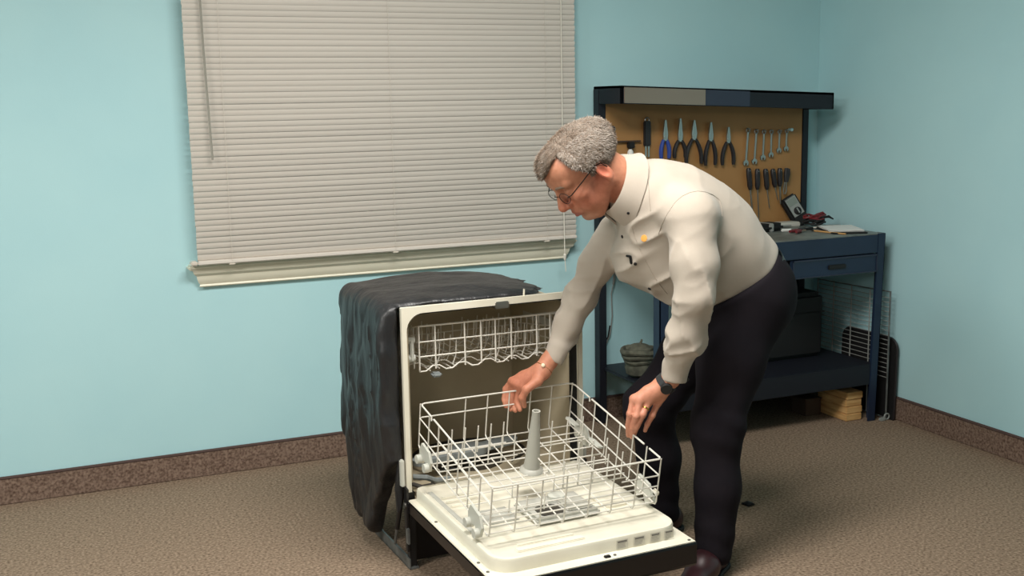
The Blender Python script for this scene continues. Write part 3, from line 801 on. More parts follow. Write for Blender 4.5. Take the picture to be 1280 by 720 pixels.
# ------------------------------------------------------------------ things on the bench top (z = .816)
ZT = .816
t = thing('plastic_lid', 'flat pale grey plastic lid lying along the foot of board', 'lid', (3.06, 4.12, ZT), (0, 0, math.radians(-3)))
obj('lid', MB().bbox((-.11, -.03, 0), (.11, .03, .022), .004), M['rackplastic'], t)
obj('rib', MB().bbox((-.10, -.034, .004), (.06, -.028, .012), .002), M['metergrey'], t)
t = thing('tool_pouch', 'black tool roll lying on the bench behind the man', 'tool roll', (2.93, 4.03, ZT), (0, 0, math.radians(8)))
obj('body', MB().bbox((-.08, -.05, 0), (.08, .05, .035), .014), M['black'], t)
obj('strap', MB().bbox((-.005, -.052, 0), (.012, .052, .037), .004), M['metergrey'], t)
t = thing('knife', 'small white handled knife on the bench top', 'knife', (2.99, 3.95, ZT), (0, 0, math.radians(-12)))
obj('handle', MB().bbox((-.025, -.006, .002), (.025, .006, .014), .004), M['paper'], t)
obj('blade', MB().prism([(.024, -.005), (.07, -.003), (.062, .005), (.024, .005)], .006, .008, 'xy'), M['steel'], t)
t = thing('wire_stripper', 'dark red handled wire stripper lying flat on the bench', 'wire stripper', (3.03, 3.90, ZT), (0, 0, math.radians(20)))
for s in (-1, 1):
    obj('handle', MB().tube([(-.01, s * .004, .01), (-.03, s * .012, .01), (-.065, s * .016, .01)], [.006, .008, .006], 8), M['redgrip'], t)
    obj('jaw', MB().bbox((-.012, -.004 + s * .004, .006), (.028, .004 + s * .004, .012), .002), M['steel'], t)
mt_ = Matrix.Translation((3.215, 4.135, ZT)) @ Matrix.Rotation(math.radians(-20), 4, 'Y') @ Matrix.Rotation(math.radians(-24), 4, 'X')
t = thing('multimeter', 'black digital multimeter with grey face leaning against the board', 'multimeter', (3.215, 4.135, ZT))
t.matrix_world = Matrix.Translation((3.215, 4.105, ZT)) @ Matrix.Rotation(math.radians(-26), 4, 'Y') @ Matrix.Rotation(math.radians(-18), 4, 'X')
t.rotation_euler = t.matrix_world.to_euler()
obj('case', MB().bbox((-.040, 0, .008), (.040, .034, .155), .008), M['black'], t)
obj('face', MB().bbox((-.031, -.002, .055), (.031, .004, .148), .003), M['metergrey'], t)
sc_ = obj('screen', MB().bbox((-.024, -.004, .108), (.024, .0, .142), .002), M['lcd'], t)
obj('dial', MB().lathe([(.018, 0), (.018, .006), (.012, .009)], 18, Matrix.Translation((0, -.001, .078)) @ Matrix.Rotation(math.radians(90), 4, 'X')), M['black'], t)
obj('dial_pointer', MB().bbox((-.003, -.013, .066), (.003, -.009, .092), .001), M['metergrey'], t)
t = thing('test_leads', 'tangled red and black test leads in front of the meter', 'cables', (3.19, 4.02, ZT))
def coil(cx, cy, z, r, turns, wob, ph):
    return [(cx + (r + wob * math.sin(a * 1.7)) * math.cos(a), cy + .7 * (r + wob * math.cos(a * 1.3)) * math.sin(a), z + .006 * math.sin(a * 2.3 + ph) + .012 * i / 60.) for i, a in enumerate([ph + turns * 2 * math.pi * q / 60 for q in range(61)])]
obj('red_lead', MB().tube(coil(3.20, 4.03, ZT + .04, .045, 3, .01, 0), .0045, 6), M['redgrip'], t, world=True)
obj('black_lead', MB().tube(coil(3.185, 4.01, ZT + .022, .045, 3, .012, 1.2), .0045, 6), M['black'], t, world=True)
obj('probe', MB().tube([(3.21, 4.0, ZT + .045), (3.255, 4.0, ZT + .048), (3.28, 4.0, ZT + .036)], [.005, .006, .003], 8), M['black'], t, world=True)
obj('probe', MB().tube([(3.21, 4.03, ZT + .055), (3.245, 4.03, ZT + .062), (3.262, 4.03, ZT + .052)], [.006, .007, .004], 8), M['redgrip'], t, world=True)
obj('white_wire', MB().tube([(3.13, 4.0, ZT + .004), (3.17, 3.98, ZT + .006), (3.21, 4.0, ZT + .016), (3.235, 4.01, ZT + .05)], .003, 6), M['cord'], t, world=True)
t = thing('clipboard', 'black clipboard under loose white papers on the bench', 'clipboard', (3.21, 3.86, ZT), (0, 0, math.radians(-20)))
obj('board', MB().bbox((-.075, -.115, 0), (.075, .115, .006), .002), M['black'], t)
obj('clip', MB().bbox((-.035, .09, .005), (.035, .118, .016), .003), M['steel'], t)
t = thing('paper_stack', 'white sheets of paper on the right end of bench top', 'papers', (3.215, 3.875, ZT + .0065), (0, 0, math.radians(-24)))
for k in range(4):
    obj('sheet', MB().prism([(-.073, -.10), (.073, -.105), (.073, .082), (-.072, .080)], .0006 + k * .002, .0020 + k * .002, 'xy', Matrix.Rotation(math.radians(random.uniform(-3, 3)), 4, 'Z')), M['paper'], t)
t = thing('pencil', 'brown pencil lying beside the papers at bench front edge', 'pencil', (3.12, 3.80, ZT))
obj('shaft', MB().tube([(3.098, 3.90, ZT + .004), (3.130, 3.735, ZT + .004)], .0036, 6), M['pine'], t, world=True)
obj('tip', MB().tube([(3.098, 3.90, ZT + .004), (3.094, 3.922, ZT + .004)], [.0036, .0006], 6), M['black'], t, world=True)
t = thing('marker_pen', 'black marker pen lying left of the papers', 'pen', (3.10, 3.95, ZT))
obj('barrel', MB().tube([(3.085, 3.955, ZT + .006), (3.14, 3.965, ZT + .006)], .006, 8), M['black'], t, world=True)
obj('cap', MB().tube([(3.055, 3.95, ZT + .006), (3.085, 3.955, ZT + .006)], .0068, 8), M['grip'], t, world=True)

# ------------------------------------------------------------------ below the bench and beside it
ZS = .2505
t = thing('canvas_bag', 'grey green rolled canvas bag on the left of the bench shelf', 'bag', (2.285, 3.99, ZS))
obj('body', MB().lathe([(.035, 0), (.055, .012), (.062, .04), (.056, .062)], 24, Matrix.Translation((2.285, 3.99, ZS))), M['canvas'], t, world=True)
for k, (z, r) in enumerate(((.068, .056), (.088, .064), (.108, .070))):
    obj('coil', MB().tube([(2.285 + r * math.cos(a), 3.99 + r * math.sin(a), ZS + z + .003 * math.sin(3 * a + k)) for a in [math.radians(q * 15) for q in range(24)]], .0115, 8, closed=True), M['canvas'], t, world=True)
obj('lining', MB().lathe([(.06, .09), (.058, .122), (.03, .135), (.01, .138)], 20, Matrix.Translation((2.285, 3.99, ZS))), M['canvas'], t, world=True)
obj('knob', MB().tube([(2.29, 3.99, ZS + .135), (2.295, 3.985, ZS + .155)], [.006, .004], 8), M['canvas'], t, world=True)
t = thing('tool_case', 'large black case on the bench shelf behind the man', 'case', (2.86, 4.0, ZS))
obj('shell', MB().bbox((2.62, 3.93, ZS), (3.19, 4.17, ZS + .29), .02), M['black'], t, world=True)
obj('seam', MB().bbox((2.618, 3.928, ZS + .20), (3.192, 4.172, ZS + .206), .002), M['grip'], t, world=True)
obj('carry_handle', MB().tube([(2.78, 4.0, ZS + .285), (2.78, 4.0, ZS + .32), (2.90, 4.0, ZS + .32), (2.90, 4.0, ZS + .285)], .009, 8), M['grip'], t, world=True)
for x in (2.68, 3.0):
    obj('latch', MB().bbox((x - .018, 3.920, ZS + .18), (x + .018, 3.934, ZS + .225), .003), M['blackmetal'], t, world=True)
t = thing('wall_cord', 'thin pale cord hanging down the wall behind the bench', 'cord', (2.29, 4.245, .28))
obj('lead', MB().tube([(2.306, 4.245, .62), (2.292, 4.245, .56), (2.296, 4.245, .46), (2.285, 4.245, .38), (2.26, 4.245, .33), (2.232, 4.245, .285), (2.235, 4.24, .2545)], .0026, 6), M['dullwire'], t, world=True)
obj('plug', MB().tube([(2.301, 4.245, .60), (2.311, 4.245, .655)], [.005, .006], 8), M['dullwire'], t, world=True)
t = thing('power_cord', 'thin dark cord hanging down the wall behind the bench', 'cord', (2.29, 4.245, .25))
obj('lead', MB().tube([(2.285, 4.246, .42), (2.275, 4.246, .37), (2.245, 4.246, .33), (2.225, 4.246, .29), (2.222, 4.24, .2545)], .003, 6), M['black'], t, world=True)
# wire shelf panel standing on edge in the gap between bench and wall, and a black board behind it
t = thing('wire_rack', 'flat grey wire oven rack standing on edge between bench and wall', 'wire rack', (3.335, 3.9, 0))
PX = 3.334
fr = MB(); fr.tube([(PX, 3.682, .01), (PX, 3.682, .565), (PX, 4.16, .555), (PX, 4.16, .01)], .0045, 8, closed=True)
obj('frame', fr, M['galv'], t, world=True)
for k in range(18):
    z = .19 + k * .0205
    obj('cross_wire', MB().tube([(PX - .003, 3.682, z), (PX - .003, 4.16, z - .003)], .0016, 5), M['dullwire'], t, world=True)
for y in (3.80, 3.92, 4.04):
    obj('upright_rod', MB().tube([(PX - .006, y, .012), (PX - .006, y, .558)], .0026, 6), M['dullwire'], t, world=True)
BR = Matrix.Translation((3.352, 3.662, .004)) @ Matrix.Rotation(math.radians(1.2), 4, 'Y')
t = thing('black_board', 'thin black board with rounded corners leaning against the right wall', 'board', (3.355, 3.84, 0))
obj('panel', MB().prism(rrect(0, 0, .345, .352, (.004, .004, .045, .045), 8), .0, .012, 'yz', BR), M['black'], t, world=True)
obj('edge_band', MB().tube([tuple(BR @ Vector((.006, y, z))) for y, z in rrect(0, 0, .345, .352, (.004, .004, .045, .045), 8)], .0065, 6, closed=True), M['grip'], t, world=True)
pt = [('short pine board, lowest of the wood stack under the bench', 0), ('short pine board, second from the floor in the wood stack', 1), ('short pine board, third from the floor in the wood stack', 2), ('short pine board on top of the wood stack under the bench', 3)]
for lab, k in pt:
    z = k * .0315; dx = random.uniform(-.004, .004); dy = random.uniform(-.006, .006)
    o = obj('wood_block', MB().bbox((3.166 + dx, 3.74 + dy, z + .0005), (3.252 + dx, 3.93 + dy, z + .031), .003), M['pine'])
    tag(o, lab, 'board', 'short boards stacked under the bench')
t = thing('brown_box', 'small brown carton on the floor beside the wood stack', 'box', (3.10, 3.92, 0))
obj('carton', MB().bbox((3.06, 3.88, 0), (3.145, 3.98, .075), .003), M['brownpaint'], t, world=True)
obj('flap', MB().bbox((3.058, 3.878, .073), (3.147, 3.94, .078), .001), M['brownpaint'], t, world=True)
t = thing('hose_clamp', 'small grey clamp ring on the carpet beside the bench leg', 'clamp', (3.34, 3.685, 0))
obj('ring', MB().tube([(3.337 + .013 * math.cos(a), 3.68, .0165 + .013 * math.sin(a)) for a in [math.radians(k * 30) for k in range(12)]], .0035, 6, closed=True), M['metergrey'], t, world=True)
obj('screw_block', MB().bbox((3.300, 3.672, .0), (3.326, 3.690, .014), .003), M['metergrey'], t, world=True)
t = thing('square_pad', 'small dark grey square pad lying on the carpet behind the man', 'pad', (2.20, 3.087, 0), (0, 0, math.radians(12)))
obj('pad', MB().bbox((-.016, -.018, 0.0), (.016, .018, .006), .002), M['blackmetal'], t)
obj('tab', MB().bbox((.010, -.010, 0.0055), (.015, .012, .008), .001), M['galv'], t)

# ------------------------------------------------------------------ the man
J = {'shL': (1.691, 2.655, 1.052), 'elL': (1.671, 2.6, 0.85), 'wrL': (1.631, 2.67, 0.607), 'cuL': (1.641, 2.665, 0.621), 'L_w': (1.616, 2.685, 0.586),
     'L_w2': (1.629, 2.68, 0.595), 'L_i0': (1.522, 2.69, 0.552), 'L_i1': (1.507, 2.685, 0.511), 'L_i2': (1.51, 2.7, 0.472), 'L_i3': (1.518, 2.715, 0.438),
     'L_m0': (1.534, 2.675, 0.55), 'L_m1': (1.516, 2.665, 0.508), 'L_m2': (1.517, 2.685, 0.47), 'L_m3': (1.528, 2.71, 0.433), 'L_r0': (1.558, 2.67, 0.543),
     'L_r1': (1.534, 2.66, 0.512), 'L_r2': (1.524, 2.675, 0.476), 'L_r3': (1.528, 2.7, 0.443), 'L_p0': (1.592, 2.675, 0.535), 'L_p1': (1.571, 2.67, 0.502),
     'L_p2': (1.561, 2.68, 0.475), 'L_p3': (1.565, 2.7, 0.45), 'L_t0': (1.586, 2.71, 0.561), 'L_t1': (1.556, 2.735, 0.54), 'L_t2': (1.546, 2.745, 0.503),
     'L_t3': (1.54, 2.74, 0.476), 'shR': (1.631, 3.03, 0.987), 'elR': (1.537, 3.04, 0.794), 'wrR': (1.418, 3.03, 0.607), 'cuR': (1.44, 3.03, 0.624),
     'R_w': (1.394, 3.025, 0.583), 'R_i0': (1.343, 3.05, 0.533), 'R_i1': (1.332, 3.075, 0.513), 'R_i2': (1.329, 3.075, 0.478), 'R_i3': (1.332, 3.06, 0.458),
     'R_m0': (1.331, 3.065, 0.538), 'R_m1': (1.325, 3.095, 0.512), 'R_m2': (1.319, 3.09, 0.476), 'R_m3': (1.323, 3.075, 0.453), 'R_r0': (1.324, 3.08, 0.541),
     'R_r1': (1.315, 3.105, 0.513), 'R_r2': (1.307, 3.1, 0.477), 'R_r3': (1.311, 3.085, 0.455), 'R_p0': (1.322, 3.095, 0.543), 'R_p1': (1.309, 3.115, 0.514),
     'R_p2': (1.301, 3.11, 0.483), 'R_p3': (1.299, 3.095, 0.464), 'R_t0': (1.366, 3.0, 0.559), 'R_t1': (1.326, 2.995, 0.538), 'R_t2': (1.317, 3.005, 0.511),
     'R_t3': (1.329, 3.02, 0.481), 'hipL': (1.933, 2.77, 0.769), 'thL': (1.869, 2.735, 0.623), 'knL': (1.812, 2.7, 0.431), 'anL': (1.771, 2.665, 0.09),
     'hipR': (1.991, 2.94, 0.749), 'knR': (1.735, 2.97, 0.44), 'anR': (1.798, 3.0, 0.092), 'earL': (1.474, 2.775, 1.191)}
for _k in J:
    if _k[:3] in ('L_i', 'L_m', 'L_r') or _k[:3] == 'L_p':
        J[_k] = (J[_k][0] + .011, J[_k][1] + .018, J[_k][2])
def V3(k): return np.array(J[k], float)

def skin_material():
    m = bpy.data.materials.new('skin'); m.use_nodes = True
    nt = m.node_tree; N = nt.nodes; L = nt.links; p = N['Principled BSDF']
    at = N.new('ShaderNodeAttribute'); at.attribute_name = 'tint'
    n = N.new('ShaderNodeTexNoise'); n.inputs['Scale'].default_value = 90; n.inputs['Detail'].default_value = 4
    tc = N.new('ShaderNodeTexCoord'); L.new(tc.outputs['Object'], n.inputs['Vector'])
    mx = N.new('ShaderNodeMix'); mx.data_type = 'RGBA'; mx.blend_type = 'MULTIPLY'; mx.inputs['Factor'].default_value = .35
    rp = N.new('ShaderNodeValToRGB'); rp.color_ramp.elements[0].color = (.72, .62, .58, 1); rp.color_ramp.elements[1].color = (1, 1, 1, 1)
    rp.color_ramp.elements[0].position = .35; rp.color_ramp.elements[1].position = .6
    L.new(n.outputs['Fac'], rp.inputs['Fac'])
    L.new(at.outputs['Color'], mx.inputs['A']); L.new(rp.outputs['Color'], mx.inputs['B']); L.new(mx.outputs['Result'], p.inputs['Base Color'])
    p.inputs['Roughness'].default_value = .52; p.inputs['Specular IOR Level'].default_value = .4
    p.inputs['Subsurface Weight'].default_value = .12; p.inputs['Subsurface Radius'].default_value = (.012, .005, .003); p.inputs['Subsurface Scale'].default_value = .5
    b = N.new('ShaderNodeBump'); b.inputs['Strength'].default_value = .12; b.inputs['Distance'].default_value = .004
    L.new(n.outputs['Fac'], b.inputs['Height']); L.new(b.outputs['Normal'], p.inputs['Normal'])
    return m
M['skin'] = skin_material()
M['hair'] = mat('grey_brown_hair', (134, 121, 109), .8, spec=.15, rgb2=(106, 92, 80), nscale=45, bump=.5, bscale=300, stretch=(1, 1, 1), detail=6)
M['shirt'] = mat('beige_twill_shirt', (180, 169, 156), .85, spec=.2, rgb2=(174, 163, 150), nscale=12, bump=.08, bscale=420, sheen=.15)
M['trousers'] = mat('dark_wool_trousers', (28, 24, 29), .9, spec=.15, rgb2=(23, 20, 25), nscale=10, bump=.06, bscale=300)
M['belt'] = mat('black_leather_belt', (20, 18, 18), .4)
M['shoe'] = mat('oxblood_leather', (52, 24, 28), .35, rgb2=(40, 18, 22), nscale=20)
M['gold'] = mat('gold', (225, 180, 90), .22, metal=1.0)
M['pearl'] = mat('pale_gold_bead', (250, 226, 196), .25)
M['watch'] = mat('dark_grey_watch', (48, 48, 50), .4)
M['brow'] = mat('grey_eyebrow', (120, 100, 84), .9)
M['eyewhite'] = mat('eye_white', (226, 218, 210), .2)
M['iris'] = mat('grey_blue_iris', (60, 66, 74), .2)
def lens_material():
    m = bpy.data.materials.new('clear_lens'); m.use_nodes = True
    nt = m.node_tree; N = nt.nodes; L = nt.links; N.remove(N['Principled BSDF'])
    t = N.new('ShaderNodeBsdfTransparent'); t.inputs[0].default_value = (.96, .97, .97, 1)
    g = N.new('ShaderNodeBsdfGlossy'); g.inputs['Roughness'].default_value = .03
    mx = N.new('ShaderNodeMixShader'); mx.inputs[0].default_value = .06
    L.new(t.outputs[0], mx.inputs[1]); L.new(g.outputs[0], mx.inputs[2]); L.new(mx.outputs[0], N['Material Output'].inputs[0])
    return m
M['lens'] = lens_material()
M['orange'] = mat('orange_thread', (226, 160, 74), .6)
M['frame'] = mat('dark_wire_frame', (44, 40, 38), .3, metal=.6)

# head frame: x towards the face, y to his left, z to the crown
HP, HY, HROLL, HS = math.radians(46), math.radians(4), math.radians(7), 1.04
hf = np.array([-math.cos(HP) * math.cos(HY), math.cos(HP) * math.sin(HY), -math.sin(HP)])
hl = np.array([-math.sin(HY), -math.cos(HY), 0.0])
hu = np.cross(hf, hl)
hl, hu = hl * math.cos(HROLL) - hu * math.sin(HROLL), hu * math.cos(HROLL) + hl * math.sin(HROLL)
HR = np.stack([hf, hl, hu])
HO = V3('earL') - (hl * .076 - hu * .012 - hf * .006) * HS
def hw(x, y, z): return HO + HS * (hf * x + hl * y + hu * z)
def to_head(p): return (p - HO) @ HR.T / HS

def cranium(q):
    d = s_ell(q, (-.013, 0, .042), (.108, .077, .072))
    d = smin(d, s_ell(q, (.046, 0, .060), (.056, .064, .054)), .03)
    return d

def head_sdf(q):
    y = np.abs(q[:, 1]); s = np.stack([q[:, 0], y, q[:, 2]], 1)
    d = cranium(q)
    d = smin(d, s_ell(q, (.046, 0, -.022), (.052, .060, .080)), .03)
    d = smin(d, s_cone(s, (-.006, .052, -.045), (.060, .026, -.100), .020, .020), .03)       # jaw
    d = smin(d, s_ell(q, (.078, 0, -.098), (.022, .024, .018)), .018)                         # chin
    d = smin(d, s_ell(q, (.035, 0, -.075), (.048, .038, .035)), .025)                         # under-jaw
    d = smin(d, s_ell(s, (.068, .046, -.014), (.024, .022, .020)), .02)                       # cheekbone
    d = smin(d, s_ell(s, (.066, .034, -.050), (.026, .024, .028)), .02)                       # cheek
    d = smin(d, s_cone(s, (.094, .010, .036), (.080, .048, .038), .011, .010), .014)          # brow
    d = smax(d, -s_ell(s, (.106, .033, .014), (.020, .022, .013)), .012)                      # socket
    d = smin(d, s_ell(s, (.083, .033, .012), (.0135, .0175, .0125)), .004)                    # lidded eye
    d = smin(d, s_cone(s, (.0965, .030, .002), (.088, .044, .004), .0028, .0025), .006)       # lower lid bag
    d = smin(d, s_cone(q, (.094, 0, .024), (.119, 0, -.022), .0090, .0135), .010)             # nose
    d = smin(d, s_ell(q, (.120, 0, -.026), (.0135, .014, .0125)), .006)
    d = smin(d, s_ell(s, (.106, .013, -.030), (.012, .0085, .009)), .006)
    d = smax(d, -s_ell(s, (.113, .0075, -.041), (.005, .0038, .005)), .003)                   # nostril
    d = smin(d, s_ell(q, (.090, 0, -.058), (.020, .028, .020)), .014)                         # muzzle
    d = smin(d, s_cone(s, (.1085, .0, -.0575), (.099, .022, -.066), .0048, .003), .005)       # upper lip
    d = smin(d, s_cone(s, (.1065, .0, -.0725), (.098, .020, -.069), .0058, .003), .005)       # lower lip
    d = smax(d, -s_cone(s, (.116, .0, -.0655), (.103, .024, -.0675), .0022, .0018), .003)
    d = smax(d, -s_cone(s, (.108, .022, -.034), (.096, .034, -.066), .0022, .002), .008)      # nasolabial fold
    # ears
    c = np.array([-.012, .079, -.008]); R = np.array([[.93, .30, -.2], [-.28, .95, .12], [.22, -.06, .97]])
    e = s_ell(s, c, (.0185, .0075, .033), R)
    e = smax(e, -s_ell(s, c + np.array([.002, .008, .004]), (.010, .007, .019), R), .004)
    e = smin(e, s_ell(s, c + np.array([.003, .001, -.026]), (.0085, .006, .010)), .006)
    d = smin(d, e, .006)
    return d * HS

LW_, RW_ = V3('L_w'), V3('R_w')
def hand(p, S, w0, w1, palm_r, fr):
    d = s_cone(p, w0, w1, .027, .025)
    k0 = [V3('%s_%s0' % (S, c)) for c in 'imrp']
    for c, r in zip('imrp', (palm_r, palm_r + .001, palm_r, palm_r - .002)):
        d = smin(d, s_cone(p, w1, V3('%s_%s0' % (S, c)), .021, r), .014)
    d = smin(d, s_cone(p, w1 * .5 + k0[0] * .5, w1 * .4 + k0[3] * .6, .017, .015), .016)
    d = smin(d, s_cone(p, w1 * .8 + V3(S + '_t0') * .2, V3(S + '_t0'), .020, .0155), .016)
    f = None
    for c, r in zip('imrp', fr):
        e = s_chain(p, [V3('%s_%s%d' % (S, c, i)) for i in range(4)], [r + .0015, r + .0004, r - .0006, r - .0022], .004)
        e = smin(e, s_cone(p, V3('%s_%s1' % (S, c)), V3('%s_%s1' % (S, c)) + 1e-4, r + .0008, r + .0008), .003)
        f = e if f is None else np.minimum(f, e)
    d = smin(d, f, .007)
    t = s_chain(p, [V3('%s_t%d' % (S, i)) for i in range(4)], [.0155, .0122, .0108, .0085], .006)
    return smin(d, t, .008)

CH = [np.array(c) for c in ((1.655, 2.85, 1.112), (1.700, 2.85, 1.080), (1.765, 2.85, 1.015), (1.850, 2.85, .940), (1.945, 2.85, .865))]
def body_sdf(p):
    d = head_sdf(to_head(p))
    d = smin(d, s_cone(p, hw(-.030, 0, -.02), (1.640, 2.85, 1.115), .060, .070), .022)
    t = s_cone(p, CH[1], CH[4], .10, .11)
    t = smin(t, s_cone(p, V3('shL') + [.03, .04, -.03], V3('shR') + [.04, -.05, .02], .05, .05), .05)
    for s in 'LR':
        t = smin(t, s_cone(p, V3('sh' + s) + [.02, .03 if s == 'L' else -.03, 0], V3('el' + s), .040, .027), .03)
        t = smin(t, s_cone(p, V3('el' + s), V3('wr' + s), .027, .023), .02)
        t = smin(t, s_cone(p, V3('hip' + s) * .9 + CH[4] * .1, V3('kn' + s), .065, .045), .04)
        t = smin(t, s_cone(p, V3('kn' + s), V3('an' + s), .045, .034), .03)
    d = smin(d, t, .015)
    d = smin(d, hand(p, 'L', V3('wrL'), V3('L_w'), .0125, (.0092, .0095, .0092, .0082)), .012)
    d = smin(d, hand(p, 'R', V3('wrR'), V3('R_w'), .0130, (.0096, .0098, .0094, .0086)), .012)
    return d

body_me = sdf_mesh('person', body_sdf, (1.20, 2.50, .05), (2.20, 3.20, 1.40), .0031, M['skin'], .5)
nv = len(body_me.vertices); co = np.empty(nv * 3, np.float32); body_me.vertices.foreach_get('co', co); co = co.reshape(-1, 3).astype(float)
q = to_head(co); qs = np.stack([q[:, 0], np.abs(q[:, 1]), q[:, 2]], 1)
base = np.array(s2l((194, 134, 106))); red = np.array(s2l((196, 104, 84))); lip = np.array(s2l((160, 88, 80))); grey = np.array(s2l((176, 140, 122))); pink = np.array(s2l((214, 142, 122)))
tint = np.tile(base, (nv, 1))
def blend(c, w):
    global tint
    w = np.clip(w, 0, 1)[:, None]; tint = tint * (1 - w) + np.asarray(c) * w
def blob(c, r): return np.exp(-(np.linalg.norm(qs - np.array(c), axis=1) / r) ** 2)
inhead = q[:, 0] ** 2 + q[:, 1] ** 2 + (q[:, 2]) ** 2 < .2 ** 2
blend(red, .55 * blob((.075, .045, -.03), .035) * inhead); blend(red, .6 * blob((.12, 0, -.028), .022) * inhead)
blend(red, .75 * blob((-.005, .08, .0), .034) * inhead); blend(red, .35 * blob((.02, .05, -.06), .05) * inhead)
blend(grey, .6 * blob((.085, .0, -.095), .035) * inhead); blend(lip, 1.2 * blob((.108, .006, -.066), .0115) * inhead); blend(lip, .9 * blob((.102, .018, -.067), .008) * inhead)
hl_ = np.exp(-(np.linalg.norm(co - V3('L_r1'), axis=1) / .09) ** 2); blend(pink, .35 * hl_)
hr_ = np.exp(-(np.linalg.norm(co - V3('R_i0'), axis=1) / .09) ** 2); blend(red, .35 * hr_)
ca_ = body_me.color_attributes.new('tint', 'FLOAT_COLOR', 'POINT')
ca_.data.foreach_set('color', np.concatenate([tint, np.ones((nv, 1))], 1).astype(np.float32).ravel())
MAN = obj('person', body_me, None)
tag(MAN, 'grey haired man in glasses and beige shirt bending over the dishwasher, gripping its lower rack', 'person')

# hair: a cropped cap over the skull
def hair_sdf(p):
    q = to_head(p)
    n = .0009 * vnoise(q * np.array([60, 160, 60])) + .0018 * vnoise(q * np.array([22, 45, 22]))
    y = np.abs(q[:, 1]); x, z = q[:, 0], q[:, 2]
    d = cranium(q) - .0075 - .006 * np.clip((x - .03) / .05, 0, 1) - n
    y = np.abs(q[:, 1]); x, z = q[:, 0], q[:, 2]
    # hairline: receding temples, sideburn in front of the ear, nape behind it
    rec = np.exp(-((y - .046) / .022) ** 2)                       # receding temples
    cut = np.minimum(.076 + .034 * rec + .10 * np.clip((.02 - x) / .03, 0, 1) * 0 - z, x - (.022 + .55 * np.clip(z - .02, 0, .05)))
    cut = cut + .003 * vnoise(q * 60)
    low = np.where(x > -.012, -.004, np.where(x > -.03, .010 - (-.012 - x) * 3.6, np.where(x > -.055, -.066, -.088))) - z + .003 * vnoise(q * 70 + 5)
    ear = s_ell(np.stack([x, y, z], 1), (-.012, .080, -.010), (.022, .02, .036))
    return smax(smax(smax(d, cut, .011), low, .008), -ear, .004) * HS
hair = obj('hair', sdf_mesh('hair', hair_sdf, HO - .2, HO + .2, .0028, M['hair'], 1.5), None, MAN)
# short cropped strands over the cap, combed back and down from the crown
hm = hair.data; hn = len(hm.vertices)
hc = np.empty(hn * 3, np.float32); hm.vertices.foreach_get('co', hc); hc = hc.reshape(-1, 3).astype(float)
hv = np.empty(hn * 3, np.float32); hm.vertices.foreach_get('normal', hv); hv = hv.reshape(-1, 3).astype(float)
hq = to_head(hc)
inside = cranium(hq) < .003
cand = np.where(~inside)[0]
def strands(name, sel, m):
    vs, fs = [], []
    for ix in sel:
        p0 = hc[ix] + rng.normal(0, .0013, 3); n0 = hv[ix]
        ql = hq[ix]
        flow = hf * (.55 if ql[0] > .02 else -.25) + hu * (-.35 if abs(ql[1]) > .045 or ql[0] < -.05 else .05) + hl * .5 * np.sign(ql[1]) * (abs(ql[1]) > .02)
        flow = flow + rng.normal(0, .16, 3)
        dr = n0 * .16 + flow * .9; dr /= np.linalg.norm(dr)
        sd = np.cross(dr, n0); sd /= max(np.linalg.norm(sd), 1e-6)
        L_ = rng.uniform(.006, .010); w_ = rng.uniform(.0003, .0006)
        k = len(vs)
        vs += [p0 - n0 * .001 - sd * w_, p0 - n0 * .001 + sd * w_, p0 + dr * L_ * .55 + n0 * .0006 + sd * w_ * .8, p0 + dr * L_ * .55 + n0 * .0006 - sd * w_ * .8, p0 + dr * L_ - n0 * .0008]
        fs += [(k, k + 1, k + 2, k + 3), (k + 3, k + 2, k + 4)]
    o = obj(name, MB().add(vs, fs), m, hair, smooth=False)
    o['kind'] = 'stuff'
M['hairbrown'] = mat('brown_hair_strand', (130, 110, 94), .7, spec=.2, rgb2=(106, 88, 74), nscale=60)
M['hairgrey'] = mat('grey_hair_strand', (166, 156, 146), .7, spec=.2, rgb2=(136, 126, 116), nscale=60)
pick = rng.choice(cand, 15000)
grey_p = np.clip(.25 + 1.0 * (np.abs(hq[pick][:, 1]) > .045) + .5 * (hq[pick][:, 0] < -.03) + .25 * np.sin(hq[pick][:, 1] * 90), 0, .92)
gsel = rng.random(len(pick)) < grey_p
strands('grey_strands', pick[gsel], M['hairgrey']); strands('brown_strands', pick[~gsel], M['hairbrown'])
for s in (-1, 1):
    eb = MB().tube([hw(.104, s * .014, .034), hw(.1035, s * .026, .040), hw(.096, s * .042, .040), hw(.086, s * .052, .032)], [.003, .0042, .0038, .002], 8)
    obj('eyebrow', eb, M['brow'], MAN)
    e = obj('eye', MB().ball(hw(.0835, s * .033, .0088), .0124 * HS, 12), M['eyewhite'], MAN)
    obj('iris', MB().ball(hw(.0915, s * .033, .0028), .0055 * HS, 8), M['iris'], e)
